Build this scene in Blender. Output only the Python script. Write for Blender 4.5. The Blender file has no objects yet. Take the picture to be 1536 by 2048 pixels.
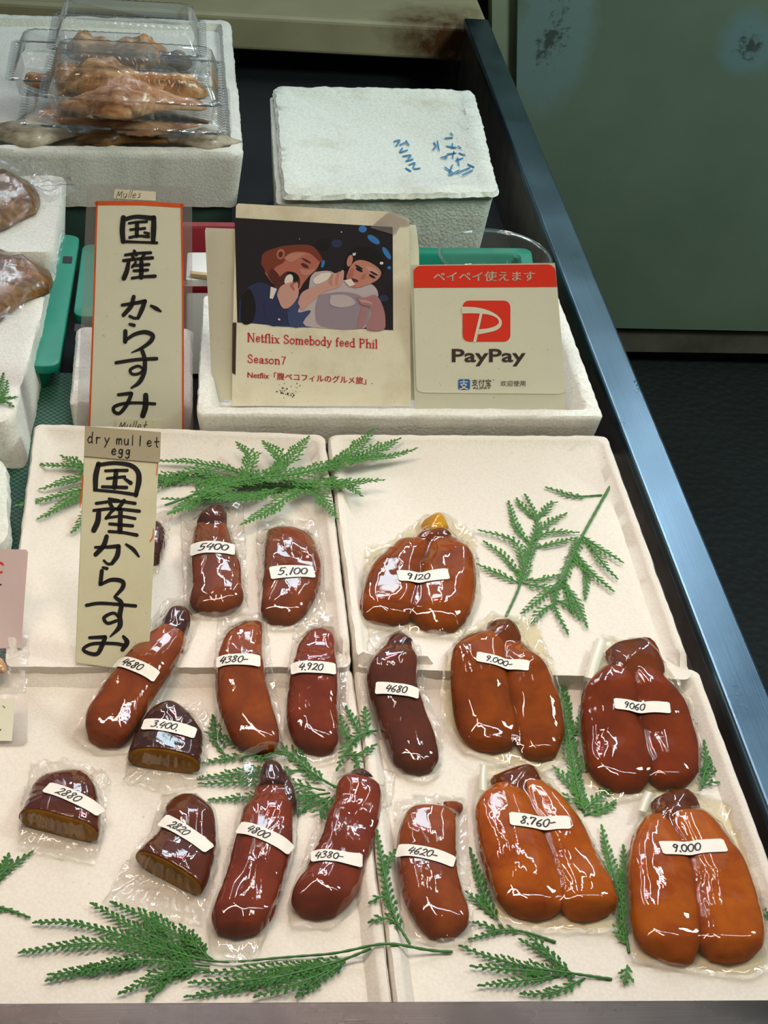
import bpy, bmesh, math, random
from mathutils import Vector, Matrix, noise
from mathutils.bvhtree import BVHTree
R = random.Random(7)
SC = bpy.context.scene
COL = SC.collection
# ------------------------------------------------------------------ camera
FPX = 3200.0
ey = Vector((-391, -2424, FPX)).normalized()
ex = Vector((23950, 361, FPX)); ex = (ex - ey * ex.dot(ey)).normalized()
ez = ex.cross(ey)
def ray(px, py):
    v = Vector((px - 768, py - 1024, FPX)); return Vector((ex.dot(v), ey.dot(v), ez.dot(v)))
_d = ray(700, 1340)
CAM = Vector((0, 0, 1.0)) + Vector((-_d.x, -_d.y, 0)) * (1.0 / -_d.z)
cd = bpy.data.cameras.new('camera'); cam = bpy.data.objects.new('camera', cd); COL.objects.link(cam)
cd.sensor_fit = 'VERTICAL'; cd.sensor_height = 36.0; cd.lens = FPX / 2048 * 36.0; cd.clip_start = 0.05
Rm = Matrix(((ex.x, -ex.y, -ex.z), (ey.x, -ey.y, -ey.z), (ez.x, -ez.y, -ez.z)))
cam.matrix_world = Matrix.Translation(CAM) @ Rm.to_4x4()
SC.camera = cam
# ------------------------------------------------------------------ colour management, world, lamps
SC.view_settings.view_transform = 'Standard'; SC.view_settings.look = 'None'
SC.view_settings.exposure = 0.0; SC.view_settings.gamma = 1.0; SC.view_settings.use_curve_mapping = False
SC.cycles.use_denoising = True
SC.cycles.max_bounces = 10; SC.cycles.transparent_max_bounces = 24
SC.cycles.caustics_reflective = False; SC.cycles.caustics_refractive = False
W = bpy.data.worlds.new('market_hall'); SC.world = W; W.use_nodes = True
_n = W.node_tree.nodes; _l = W.node_tree.links
_bg = _n['Background']; _tc = _n.new('ShaderNodeTexCoord'); _sx = _n.new('ShaderNodeSeparateXYZ'); _cr = _n.new('ShaderNodeValToRGB')
_mr = _n.new('ShaderNodeMapRange'); _mr.inputs[1].default_value = -1; _mr.inputs[2].default_value = 1
_l.new(_tc.outputs['Generated'], _sx.inputs[0]); _l.new(_sx.outputs['Y'], _mr.inputs[0]); _l.new(_mr.outputs[0], _cr.inputs[0])
_cr.color_ramp.elements[0].color = (0.20, 0.20, 0.13, 1); _cr.color_ramp.elements[1].color = (0.09, 0.17, 0.24, 1)
_l.new(_cr.outputs[0], _bg.inputs[0]); _bg.inputs[1].default_value = 0.62
def area(name, loc, target, sx, sy, power, col, spin=0, spread=180):
    d = bpy.data.lights.new(name, 'AREA'); d.shape = 'RECTANGLE'; d.size = sx; d.size_y = sy; d.energy = power; d.color = col; d.spread = math.radians(spread)
    o = bpy.data.objects.new(name, d); COL.objects.link(o); o.location = loc
    q = (Vector(target) - Vector(loc)).to_track_quat('-Z', 'Y'); o.rotation_euler = (q.to_matrix() @ Matrix.Rotation(spin, 3, 'Z')).to_euler()
WARM = (1.0, 0.80, 0.62); COOL = (0.72, 0.90, 1.0)
area('strip_lamp_left', (-0.46, -0.20, 1.40), (-0.16, -0.08, 0), 0.045, 1.0, 2.7, WARM, 0, 90)
area('strip_lamp_middle', (0.06, -0.18, 1.50), (0.02, -0.08, 0), 0.035, 1.0, 1.5, (1, 0.83, 0.70), 0, 90)
area('strip_lamp_right', (0.55, -0.18, 1.50), (0.20, -0.08, 0), 0.03, 1.0, 0.9, (0.85, 0.9, 1.0), 0, 90)
for _i, (_x, _c) in enumerate(((-0.62, (1, 0.9, 0.86)), (-0.12, (0.86, 0.9, 1.0)), (0.42, (1, 0.92, 0.88)), (0.95, (0.85, 0.9, 1.0)))):
    area('rear_tube_lamp', (_x, 1.75, 1.62), (_x * 0.3, -0.1, 0), 0.012, 1.5, 0.95, _c, 0, 70)
area('back_cool_lamp', (0.15, 1.85, 1.5), (0.1, 1.2, 0), 0.4, 0.4, 5.2, COOL)
area('rim_blue_reflection_fill', (0.6, 4.6, 2.9), (0.3, 0.4, 0), 4.5, 2.6, 8, (0.30, 0.72, 1.0))  # added broad light, sized to lay a blue reflection on the steel rim
area('aisle_wall_fill', (1.5, 0.3, 1.6), (1.2, 1.9, 0.0), 0.5, 0.5, 34, (0.85, 1.0, 0.92))  # added unseen fill that brightens the grey-green wall beyond the aisle
area('pink_tint_fill', (0.10, 0.95, 1.1), (0.1, -0.3, 0), 0.08, 0.08, 0.8, (1.0, 0.30, 0.36))  # added small source for the pink tinge on the front lip
# ------------------------------------------------------------------ pixel helpers (rays from the view onto real planes)
def G(px, py, z=0.0):
    d = ray(px, py); return CAM + d * ((z - CAM.z) / d.z)
def VY(px, py, y):
    d = ray(px, py); return CAM + d * ((y - CAM.y) / d.y)
def PL(px, py, p0, n):
    d = ray(px, py); return CAM + d * ((p0 - CAM).dot(n) / d.dot(n))
# ------------------------------------------------------------------ materials
def srgb(r, g, b):
    f = lambda c: ((c / 255) / 12.92) if c / 255 <= 0.04045 else (((c / 255) + 0.055) / 1.055) ** 2.4
    return (f(r), f(g), f(b), 1)
class NT:
    def __init__(s, name):
        s.m = bpy.data.materials.new(name); s.m.use_nodes = True
        s.n = s.m.node_tree.nodes; s.l = s.m.node_tree.links; s.b = s.n['Principled BSDF']; s.out = s.n['Material Output']
        s.tc = s.n.new('ShaderNodeTexCoord').outputs['Object']
    def set(s, **k):
        for a, v in k.items(): s.b.inputs[a.replace('_', ' ')].default_value = v
        return s
    def noise(s, scale, detail=4, rough=0.55, dist=0, coord=None):
        t = s.n.new('ShaderNodeTexNoise'); t.inputs['Scale'].default_value = scale; t.inputs['Detail'].default_value = detail
        t.inputs['Roughness'].default_value = rough; t.inputs['Distortion'].default_value = dist
        s.l.new(coord or s.tc, t.inputs['Vector']); return t.outputs['Fac']
    def vor(s, scale, feat='F1'):
        t = s.n.new('ShaderNodeTexVoronoi'); t.inputs['Scale'].default_value = scale; t.feature = feat
        s.l.new(s.tc, t.inputs['Vector']); return t.outputs['Distance']
    def map(s, mscale, loc=(0, 0, 0)):
        t = s.n.new('ShaderNodeMapping'); t.inputs['Scale'].default_value = mscale; t.inputs['Location'].default_value = loc; s.l.new(s.tc, t.inputs[0]); return t.outputs[0]
    def ramp(s, fac, stops):
        t = s.n.new('ShaderNodeValToRGB'); e = t.color_ramp.elements
        while len(e) < len(stops): e.new(0.5)
        for i, (p, c) in enumerate(stops): e[i].position = p; e[i].color = c
        s.l.new(fac, t.inputs[0]); return t.outputs[0]
    def mix(s, fac, a, b, mode='MIX'):
        t = s.n.new('ShaderNodeMix'); t.data_type = 'RGBA'; t.blend_type = mode
        for i, v in ((0, fac), (6, a), (7, b)):
            if hasattr(v, 'links'): s.l.new(v, t.inputs[i])
            else: t.inputs[i].default_value = v
        return t.outputs[2]
    def math(s, op, a, b=0.0):
        t = s.n.new('ShaderNodeMath'); t.operation = op
        for i, v in ((0, a), (1, b)):
            if hasattr(v, 'links'): s.l.new(v, t.inputs[i])
            else: t.inputs[i].default_value = v
        return t.outputs[0]
    def color(s, c): s.l.new(c, s.b.inputs['Base Color']); return s
    def bump(s, h, strength=0.5, dist=0.002):
        t = s.n.new('ShaderNodeBump'); t.inputs['Strength'].default_value = strength; t.inputs['Distance'].default_value = dist
        s.l.new(h, t.inputs['Height']); s.l.new(t.outputs[0], s.b.inputs['Normal']); return t.outputs[0]
def plain(name, rgb, rough=0.5, metal=0.0, var=0.0, vs=60, bumpd=0.0):
    t = NT(name).set(Base_Color=srgb(*rgb), Roughness=rough, Metallic=metal)
    if var:
        c = srgb(*rgb); d = tuple(x * (1 - var) for x in c[:3]) + (1,)
        f = t.noise(vs, 5); t.color(t.ramp(f, [(0.3, d), (0.65, c)]))
        if bumpd: t.bump(f, 0.5, bumpd)
    return t.m
def foam(name, rgb, stain=0.25, beads=260, stain_rgb=(170, 140, 95), rough=0.85, bump=0.6, cell=0.88):
    t = NT(name).set(Roughness=rough)
    v = t.vor(beads); c = srgb(*rgb); dk = tuple(x * cell for x in c[:3]) + (1,)
    base = t.ramp(v, [(0.25, c), (0.75, dk)])
    st = t.ramp(t.noise(9, 6, 0.65), [(0.52, (0, 0, 0, 1)), (0.78, (stain, stain, stain, 1))])
    c2 = t.mix(st, base, srgb(*stain_rgb))
    sp = t.ramp(t.noise(170, 2), [(0.74, (0, 0, 0, 1)), (0.80, (0.5, 0.5, 0.5, 1))])
    t.color(t.mix(sp, c2, srgb(120, 110, 95)))
    h = t.math('ADD', t.math('MULTIPLY', v, -0.7), t.math('MULTIPLY', t.noise(45, 6), 0.5)); t.bump(h, bump, 0.0016); return t.m
M_TRAY = foam('white_foam_sheet', (228, 220, 208), 0.12, 330, (205, 180, 150), bump=0.16, cell=0.94)
M_FOAM = foam('white_foam', (236, 235, 226), 0.22, 300, bump=0.3)
M_FOAMD = foam('weathered_foam', (226, 230, 220), 0.55, 230, (165, 150, 105), bump=0.6)
def steel(name, rgb, rough, axis):
    t = NT(name).set(Base_Color=srgb(*rgb), Metallic=1.0, Roughness=rough)
    sc = {'x': (4, 700, 700), 'y': (700, 4, 700)}[axis]
    f = t.noise(1.0, 3, coord=t.map(sc)); g = t.noise(12, 5)
    c = srgb(*rgb); d = tuple(x * 0.78 for x in c[:3]) + (1,)
    t.color(t.ramp(t.math('ADD', t.math('MULTIPLY', f, 0.4), t.math('MULTIPLY', g, 0.6)), [(0.35, d), (0.62, c)]))
    t.l.new(t.math('ADD', t.math('MULTIPLY', g, 0.25), rough - 0.1), t.b.inputs['Roughness'])
    t.bump(f, 0.15, 0.0005); return t.m
M_STEEL_Y = steel('brushed_steel', (108, 134, 150), 0.28, 'y')
M_STEEL_X = steel('brushed_steel_front', (116, 106, 100), 0.24, 'x')
M_STEEL_IN = plain('dull_steel', (120, 112, 104), 0.42, 0.85, 0.45, 25)
M_DARK = plain('black_well_liner', (20, 23, 27), 0.6, 0, 0.4, 40)
def film(name, haze=0.05, tint=(1, 1, 1), refl=1.0, bs=70, bd=0.0012, rough=0.07, haze_rgb=(235, 228, 215), strength=0.7):
    t = NT(name); n, l = t.n, t.l; n.remove(t.b)
    tr = n.new('ShaderNodeBsdfTransparent'); tr.inputs[0].default_value = (*tint, 1)
    gl = n.new('ShaderNodeBsdfGlossy'); gl.inputs['Roughness'].default_value = rough
    df = n.new('ShaderNodeBsdfDiffuse'); df.inputs[0].default_value = srgb(*haze_rgb)
    bp = n.new('ShaderNodeBump'); bp.inputs['Strength'].default_value = strength; bp.inputs['Distance'].default_value = bd
    a = t.noise(bs, 5, 0.6, 1.2); r = t.math('ABSOLUTE', t.math('SUBTRACT', a, 0.5)); l.new(r, bp.inputs['Height'])
    l.new(bp.outputs[0], gl.inputs['Normal'])
    lw = n.new('ShaderNodeLayerWeight'); lw.inputs[0].default_value = 0.5; l.new(bp.outputs[0], lw.inputs['Normal'])
    fr = t.math('ADD', t.math('MULTIPLY', t.math('POWER', lw.outputs['Facing'], 5.0), 0.9), 0.042)
    m1 = n.new('ShaderNodeMixShader'); m1.inputs[0].default_value = haze; l.new(tr.outputs[0], m1.inputs[1]); l.new(df.outputs[0], m1.inputs[2])
    m2 = n.new('ShaderNodeMixShader'); l.new(t.math('MULTIPLY', fr, refl), m2.inputs[0]); l.new(m1.outputs[0], m2.inputs[1]); l.new(gl.outputs[0], m2.inputs[2])
    l.new(m2.outputs[0], t.out.inputs[0]); return t.m
M_FILM = film('vacuum_bag_film', 0.016, (0.98, 0.97, 0.95), 2.1, 26, 0.0003, 0.02)
M_SEAL = film('bag_sealed_edge', 0.16, (0.96, 0.95, 0.92), 2.2, 90, 0.003, 0.10)
M_FILM_OILY = film('oily_bag_film', 0.016, (0.99, 0.96, 0.84), 2.1, 26, 0.0003, 0.02, (230, 200, 110))
M_CLEAR = film('clear_plastic', 0.05, (0.995, 0.995, 0.99), 1.3, 22, 0.0006, 0.04, (220, 225, 220), 0.4)
M_SLEEVE = film('laminate_film', 0.13, (0.93, 0.92, 0.92), 1.0, 16, 0.0005, 0.12, (205, 195, 195), 0.4)
def roe_mat(name, deep, bright, sss=0.12):
    t = NT(name)
    f = t.noise(26, 5, 0.6, 0.6); g = t.noise(120, 4)
    c = t.ramp(f, [(0.30, srgb(*deep)), (0.68, srgb(*bright))])
    t.color(t.mix(t.math('MULTIPLY', g, 0.35), c, srgb(*deep)))
    t.set(Roughness=0.42, Subsurface_Weight=sss, Subsurface_Scale=0.010); t.b.inputs['Specular IOR Level'].default_value = 0.03
    t.b.inputs['Subsurface Radius'].default_value = (1.0, 0.30, 0.05)
    t.bump(t.math('ADD', f, t.math('MULTIPLY', g, 0.12)), 0.35, 0.0022); return t.m
ROE = {k: roe_mat('roe_' + k, *v) for k, v in {
    'amber': ((112, 42, 3), (158, 74, 4)), 'brown': ((98, 40, 12), (140, 64, 14)), 'red': ((100, 28, 4), (138, 50, 5)),
    'dark': ((50, 18, 14), (74, 26, 16)), 'mahogany': ((72, 24, 6), (104, 40, 6)), 'orange': ((142, 54, 2), (190, 100, 4))}.items()}
M_STEM = roe_mat('roe_stem', (46, 14, 12), (92, 36, 20), 0.2)
M_STEMA = roe_mat('roe_stem_amber', (70, 22, 6), (124, 52, 8), 0.2)
M_YOLK = roe_mat('yellow_fat', (190, 130, 10), (230, 180, 30), 0.3)
M_CUT = roe_mat('cut_roe', (118, 78, 26), (172, 122, 48), 0.2)
M_STICK = plain('sticker_paper', (236, 230, 220), 0.65, 0, 0.06, 90)
M_INK = plain('black_ink', (26, 22, 26), 0.5)
M_INKB = plain('blue_marker', (38, 120, 165), 0.7)
def paper(name, rgb, stain, srgbc=(150, 125, 70), scale=14):
    t = NT(name).set(Roughness=0.75)
    a = t.ramp(t.noise(scale, 6, 0.65), [(0.45, (0, 0, 0, 1)), (0.75, (stain, stain, stain, 1))])
    c = t.mix(a, srgb(*rgb), srgb(*srgbc))
    sp = t.ramp(t.noise(330, 2), [(0.70, (0, 0, 0, 1)), (0.76, (0.5, 0.5, 0.5, 1))])
    t.color(t.mix(sp, c, srgb(120, 100, 70))); t.bump(t.noise(20, 4), 0.3, 0.003); return t.m
M_PAPER = paper('cream_paper', (222, 220, 198), 0.08)
M_PAPERB = paper('aged_board', (224, 220, 188), 0.18)
M_PAPERS = paper('stained_paper', (228, 220, 196), 0.5, (160, 128, 72), 11)
M_TAG = paper('grey_tag_paper', (176, 166, 140), 0.2)
M_CARD = paper('cream_card', (222, 218, 196), 0.05)
M_ORANGE = plain('orange_ink', (226, 92, 34), 0.6, 0, 0.2, 40)
M_RED = plain('red_print', (226, 50, 28), 0.5)
M_REDT = plain('crimson_print', (196, 44, 56), 0.6)
M_BROWNINK = plain('dark_brown_print', (62, 44, 40), 0.5)
M_BLUE = plain('blue_print', (36, 100, 178), 0.5)
M_TEAL = plain('teal_plastic', (20, 140, 116), 0.38, 0, 0.12, 20)
M_DKGREEN = plain('dark_green_plastic', (50, 78, 68), 0.6, 0, 0.2, 20)
M_REDP = plain('red_plastic', (140, 24, 38), 0.4, 0, 0.15, 20)
M_WHITEP = plain('white_plastic', (226, 226, 222), 0.4)
M_WOOD = plain('pale_wood', (196, 170, 126), 0.6, 0, 0.2, 80)
M_LEAF = plain('cypress_leaf', (66, 132, 40), 0.5, 0, 0.45, 130)
M_LEAFD = plain('cypress_leaf_dark', (48, 112, 28), 0.5, 0, 0.45, 130)
M_STEMG = plain('cypress_stem', (66, 122, 56), 0.55, 0, 0.3, 200)
# ------------------------------------------------------------------ object helpers
def thing(name, label, cat, loc, group=None):
    o = bpy.data.objects.new(name, None); COL.objects.link(o); o.location = loc; o.empty_display_size = 0.02
    o['label'] = label; o['category'] = cat
    if group: o['group'] = group
    return o
def tag(o, label, cat, group=None, kind=None):
    o['label'] = label; o['category'] = cat
    if group: o['group'] = group
    if kind: o['kind'] = kind
    return o
def obj(name, vs, fs, mats, parent=None, smooth=True, midx=None, loc=None, label=None):
    """world-space vertices -> one mesh object (origin at the parent's base, or at its own base)"""
    vs = [Vector(v) for v in vs]
    if parent is not None:
        o0 = Vector(parent.location)
        if parent.parent: o0 = o0 + Vector(parent.parent.location)
    else:
        if loc is None:
            n = len(vs); loc = Vector((sum(v.x for v in vs) / n, sum(v.y for v in vs) / n, min(v.z for v in vs)))
        o0 = Vector(loc)
    me = bpy.data.meshes.new(name); me.from_pydata([tuple(v - o0) for v in vs], [], fs)
    for m in (mats if isinstance(mats, (list, tuple)) else [mats]): me.materials.append(m)
    if midx: me.polygons.foreach_set('material_index', midx)
    if smooth: me.polygons.foreach_set('use_smooth', [True] * len(me.polygons))
    me.validate(); me.update()
    o = bpy.data.objects.new(name, me); COL.objects.link(o)
    if parent is not None: o.parent = parent
    else: o.location = o0
    if label: o['label'] = label
    return o
def sharp(o, ang=35):
    me = o.data; bm = bmesh.new(); bm.from_mesh(me); bmesh.ops.recalc_face_normals(bm, faces=bm.faces)
    for e in bm.edges:
        if len(e.link_faces) == 2 and e.calc_face_angle(0) > math.radians(ang): e.smooth = False
    bm.to_mesh(me); bm.free(); return o
class MB:
    def __init__(s): s.v = []; s.f = []; s.m = []
    def add(s, vs, fs, mi=0):
        b = len(s.v); s.v += [Vector(v) for v in vs]; s.f += [tuple(i + b for i in f) for f in fs]; s.m += [mi] * len(fs)
    def box(s, lo, hi, mi=0):
        x0, y0, z0 = lo; x1, y1, z1 = hi
        s.add([(x0, y0, z0), (x1, y0, z0), (x1, y1, z0), (x0, y1, z0), (x0, y0, z1), (x1, y0, z1), (x1, y1, z1), (x0, y1, z1)],
              [(0, 3, 2, 1), (4, 5, 6, 7), (0, 1, 5, 4), (1, 2, 6, 5), (2, 3, 7, 6), (3, 0, 4, 7)], mi)
    def slab(s, quad, thick, n, mi=0):
        a = [Vector(q) for q in quad]; k = len(a); b = [q - n * thick for q in a]
        s.add(a + b, [tuple(range(k)), tuple(reversed(range(k, 2 * k)))] + [(i, i + k, (i + 1) % k + k, (i + 1) % k) for i in range(k)], mi)
    def build(s, name, mats, parent=None, smooth=False, label=None): return obj(name, s.v, s.f, mats, parent, smooth, s.m, label=label)
def bevel(o, w=0.002, seg=2):
    bm = bmesh.new(); bm.from_mesh(o.data); bmesh.ops.recalc_face_normals(bm, faces=bm.faces)
    bmesh.ops.bevel(bm, geom=[e for e in bm.edges if len(e.link_faces) == 2 and e.calc_face_angle(0) > 0.5], offset=w, segments=seg, profile=0.5, affect='EDGES')
    bm.to_mesh(o.data); bm.free(); return o
def catmull(pts, n):
    """pts: tuples of any dimension; n samples per span"""
    P = [tuple(p) for p in pts]; out = []
    if len(P) < 3:
        for i in range(n + 1): out.append(tuple(a + (b - a) * i / n for a, b in zip(P[0], P[-1])))
        return out
    Q = [tuple(2 * a - b for a, b in zip(P[0], P[1]))] + P + [tuple(2 * a - b for a, b in zip(P[-1], P[-2]))]
    for k in range(1, len(Q) - 2):
        for i in range(n):
            t = i / n; t2 = t * t; t3 = t2 * t
            out.append(tuple(0.5 * (2 * b + (c - a) * t + (2 * a - 5 * b + 4 * c - d) * t2 + (3 * b - a - 3 * c + d) * t3) for a, b, c, d in zip(Q[k - 1], Q[k], Q[k + 1], Q[k + 2])))
    out.append(P[-1]); return out
def ribbon(mb, pts, S, mi=0, n=6, smooth=True):
    """pts (u,v,width): a brush stroke laid on surface map S(u,v)->world"""
    if smooth: P = catmull(pts, n)
    else:
        P = []
        for a, b in zip(pts, pts[1:]):
            P += [tuple(x + (y - x) * i / n for x, y in zip(a, b)) for i in range(n)]
        P.append(tuple(pts[-1]))
    # round ends
    L = []
    for i, p in enumerate(P):
        q = P[min(i + 1, len(P) - 1)]; r = P[max(i - 1, 0)]; dx, dy = q[0] - r[0], q[1] - r[1]; d = math.hypot(dx, dy) or 1
        L.append((p[0], p[1], p[2], dx / d, dy / d))
    a = L[0]; b = L[-1]
    L = [(a[0] - a[3] * a[2] * 0.42, a[1] - a[4] * a[2] * 0.42, a[2] * 0.45, a[3], a[4]), (a[0] - a[3] * a[2] * 0.25, a[1] - a[4] * a[2] * 0.25, a[2] * 0.8, a[3], a[4])] + L + \
        [(b[0] + b[3] * b[2] * 0.25, b[1] + b[4] * b[2] * 0.25, b[2] * 0.8, b[3], b[4]), (b[0] + b[3] * b[2] * 0.42, b[1] + b[4] * b[2] * 0.42, b[2] * 0.45, b[3], b[4])]
    vs = []; fs = []
    for (x, y, w, dx, dy) in L:
        vs += [S(x - dy * w / 2, y + dx * w / 2), S(x + dy * w / 2, y - dx * w / 2)]
    for i in range(len(L) - 1): fs.append((2 * i, 2 * i + 1, 2 * i + 3, 2 * i + 2))
    mb.add(vs, fs, mi)
def poly(mb, pts, S, mi=0): mb.add([S(*p) for p in pts], [tuple(range(len(pts)))], mi)
def rrect(x0, y0, x1, y1, r, corners=(1, 1, 1, 1), n=6):
    out = []
    for (cx, cy, a0, on) in ((x0 + r, y0 + r, 180, corners[0]), (x1 - r, y0 + r, 270, corners[1]), (x1 - r, y1 - r, 0, corners[2]), (x0 + r, y1 - r, 90, corners[3])):
        if on: out += [(cx + r * math.cos(math.radians(a0 + 90 * i / n)), cy + r * math.sin(math.radians(a0 + 90 * i / n))) for i in range(n + 1)]
        else: out.append((x0 if a0 in (180, 90) else x1, y0 if a0 in (180, 270) else y1))
    return out
def text(mb, s, x0, y1, height, S, mi=0, width=None, bold=0.0, shear=0.0):
    """printed text; baseline-left at (x0,y1) in the v-down frame of S; height = cap/ideograph em"""
    c = bpy.data.curves.new('tmp_text', 'FONT'); c.body = s; c.offset = bold; c.resolution_u = 3
    o = bpy.data.objects.new('tmp_text', c); COL.objects.link(o); bpy.context.view_layer.update()
    m = bpy.data.meshes.new_from_object(o.evaluated_get(bpy.context.evaluated_depsgraph_get()))
    xs = [v.co.x for v in m.vertices]; k = height; kx = k if width is None else width / (max(xs) - min(xs)); mn = min(xs)
    mb.add([S(x0 + (v.co.x - mn) * kx + shear * v.co.y, y1 - v.co.y * k) for v in m.vertices], [tuple(p.vertices) for p in m.polygons], mi)
    bpy.data.objects.remove(o); bpy.data.curves.remove(c); bpy.data.meshes.remove(m)
# ---- hand-written glyphs: strokes in a box, x right, y up (x-height 0.6, cap 1)
HW = {
 '0': [[(.42, .98), (.15, .8), (.08, .4), (.25, .05), (.5, .1), (.62, .5), (.55, .85), (.38, .97)]], '1': [[(.42, 1), (.25, 0)]],
 '2': [[(.12, .78), (.3, .98), (.55, .85), (.5, .55), (.08, .05)], [(.08, .05), (.3, .14), (.66, .03)]],
 '3': [[(.12, .9), (.4, 1), (.55, .85), (.3, .58)], [(.3, .58), (.55, .45), (.5, .15), (.25, 0), (.05, .1)]],
 '4': [[(.32, 1), (.06, .42), (.64, .5)], [(.56, .86), (.4, .0)]], '5': [[(.2, .95), (.14, .55), (.45, .55), (.5, .25), (.3, .02), (.05, .08)], [(.2, .95), (.6, .98)]],
 '6': [[(.5, 1), (.2, .65), (.1, .25), (.28, .02), (.52, .15), (.48, .42), (.15, .35)]], '7': [[(.08, .75), (.12, .92), (.6, .95), (.45, .55), (.3, 0)]],
 '8': [[(.52, .85), (.35, 1), (.15, .82), (.4, .5), (.5, .2), (.28, .0), (.1, .2), (.35, .5), (.55, .88)]],
 '9': [[(.52, .82), (.3, .98), (.1, .75), (.28, .52), (.52, .72), (.5, .82), (.42, .3), (.3, 0)]],
 '.': [[(.1, .06), (.16, -.06)]], '-': [[(.08, .42), (.5, .46)]], ' ': [],
 'd': [[(.45, .5), (.25, .6), (.08, .3), (.2, .02), (.42, .15)], [(.5, 1.05), (.46, .4), (.52, 0)]], 'r': [[(.1, .6), (.12, 0)], [(.12, .4), (.25, .58), (.42, .55)]],
 'y': [[(.08, .6), (.25, .2)], [(.5, .6), (.25, .0), (.1, -.3)]], 'm': [[(.05, .58), (.08, 0)], [(.08, .4), (.22, .6), (.3, .4), (.3, 0)], [(.3, .4), (.45, .6), (.56, .4), (.58, 0)]],
 'u': [[(.08, .6), (.1, .15), (.25, 0), (.42, .15), (.45, .6)], [(.45, .6), (.48, 0)]], 'l': [[(.12, 1), (.12, 0)]], 'e': [[(.08, .3), (.45, .34), (.35, .58), (.15, .5), (.08, .2), (.25, 0), (.48, .1)]],
 't': [[(.25, .95), (.25, .1), (.4, 0)], [(.02, .5), (.5, .55)]], 'g': [[(.42, .5), (.22, .6), (.08, .35), (.25, .12), (.42, .4)], [(.44, .58), (.42, -.1), (.25, -.3), (.08, -.18)]],
 'M': [[(.02, .0), (.12, .85)], [(.12, .85), (.34, .25)], [(.34, .25), (.58, .85)], [(.58, .85), (.70, .0)]], 's': [[(.4, .55), (.15, .5), (.3, .3), (.4, .1), (.1, .02)]],
 'k': [[(.1, 1), (.1, 0)]],
}
def hand(mb, s, x0, yb, h, S, w, mi=0, adv=None, slant=0.12, jitter=0.0):
    """hand-written string in v-down frame of S"""
    x = x0
    for ch in s:
        a = {'.': .22, ' ': .35, 'm': .72, 'M': .85, 'l': .28, '-': .6, '1': .5}.get(ch, .68) if adv is None else adv
        dj = R.uniform(-jitter, jitter) * h
        for st in HW[ch]:
            ribbon(mb, [(x + (px + slant * py) * h, yb + dj - py * h, w * R.uniform(.85, 1.1)) for px, py in st], S, mi, 4)
        x += a * h
    return x
# ---- moulded foam / plastic: stacked rounded quads
def inset_quad(q, d):
    out = []; k = len(q)
    for i in range(k):
        p, a, b = Vector(q[i]), Vector(q[i - 1]), Vector(q[(i + 1) % k])
        e1 = (p - a).normalized(); e2 = (b - p).normalized(); n1 = Vector((-e1.y, e1.x)); n2 = Vector((-e2.y, e2.x))
        s = 1 + n1.dot(n2); out.append(p + (n1 + n2) * (d / s))
    return out
def loop_pts(q, r, ne, nc=6):
    """rounded quad (counter-clockwise), ne points per side"""
    k = len(q); out = []
    for i in range(k):
        p, a, b = Vector(q[i]), Vector(q[i - 1]), Vector(q[(i + 1) % k]); u = (a - p).normalized(); w = (b - p).normalized()
        P0 = p + u * r; P1 = p + w * r
        for j in range(nc + 1):
            t = j / nc; out.append(P0 * (1 - t) ** 2 + p * 2 * t * (1 - t) + P1 * t * t)
        nxt = b + (p - b).normalized() * r
        for j in range(1, ne): out.append(P1.lerp(nxt, j / ne))
    return out
def stack(layers, ne=30, jit=0.0, jscale=90, seed=0, rib=None):
    """layers: (quad, z, radius); capped both ends -> verts, faces"""
    vs = []; fs = []; N = None
    for li, (q, z, r) in enumerate(layers):
        L = loop_pts(q, r, ne); N = len(L); c = sum((Vector(p) for p in q), Vector((0, 0))) / len(q)
        for i, p in enumerate(L):
            v = Vector((p.x, p.y, z))
            if rib and li in rib[0]:
                o = (p - c).normalized(); v.x += o.x * rib[1] * (1 if (i // 2) % 2 else -1); v.y += o.y * rib[1] * (1 if (i // 2) % 2 else -1)
            if jit:
                nn = noise.noise_vector(v * jscale + Vector((seed * 7.3, 0, 0))) + noise.noise_vector(v * jscale * 0.25 + Vector((seed * 3.1, 5, 0))) * 1.2; v += nn * jit
            vs.append(v)
    for k in range(len(layers) - 1):
        for i in range(N):
            j = (i + 1) % N; fs.append((k * N + i, k * N + j, (k + 1) * N + j, (k + 1) * N + i))
    fs.append(tuple(reversed(range(N)))); fs.append(tuple(range((len(layers) - 1) * N, len(layers) * N)))
    return vs, fs
def XY(v): return Vector((v.x, v.y))
def rect(x0, y0, x1, y1): return [Vector((x0, y0)), Vector((x1, y0)), Vector((x1, y1)), Vector((x0, y1))]
# ------------------------------------------------------------------ the hall behind
YW = 1.9; ZF = -0.83
mb = MB(); mb.box((-3, -2.6, ZF - 0.05), (4, YW + 0.6, ZF))
tf = NT('dark_aisle_floor').set(Roughness=0.75); f_ = tf.vor(55); g_ = tf.noise(5, 6)
tf.color(tf.mix(g_, srgb(8, 13, 15), srgb(24, 32, 32))); tf.bump(f_, 0.6, 0.006)
o = mb.build('floor', tf.m); o['kind'] = 'structure'
tw = NT('grey_green_paint').set(Roughness=0.55)
base = tw.ramp(tw.noise(1.6, 5), [(0.3, srgb(88, 106, 92)), (0.7, srgb(112, 130, 114))])
def patch(loc, sc):
    t = tw.n.new('ShaderNodeTexGradient'); t.gradient_type = 'SPHERICAL'; tw.l.new(tw.map(sc, loc), t.inputs[0]); return t.outputs['Fac']
WX0 = VY(1043, 0, YW).x
mp = tw.n.new('ShaderNodeMath')
nz = tw.noise(9, 7, 0.7)
p1 = VY(1110, 60, YW); p2 = VY(1500, 90, YW)
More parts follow.
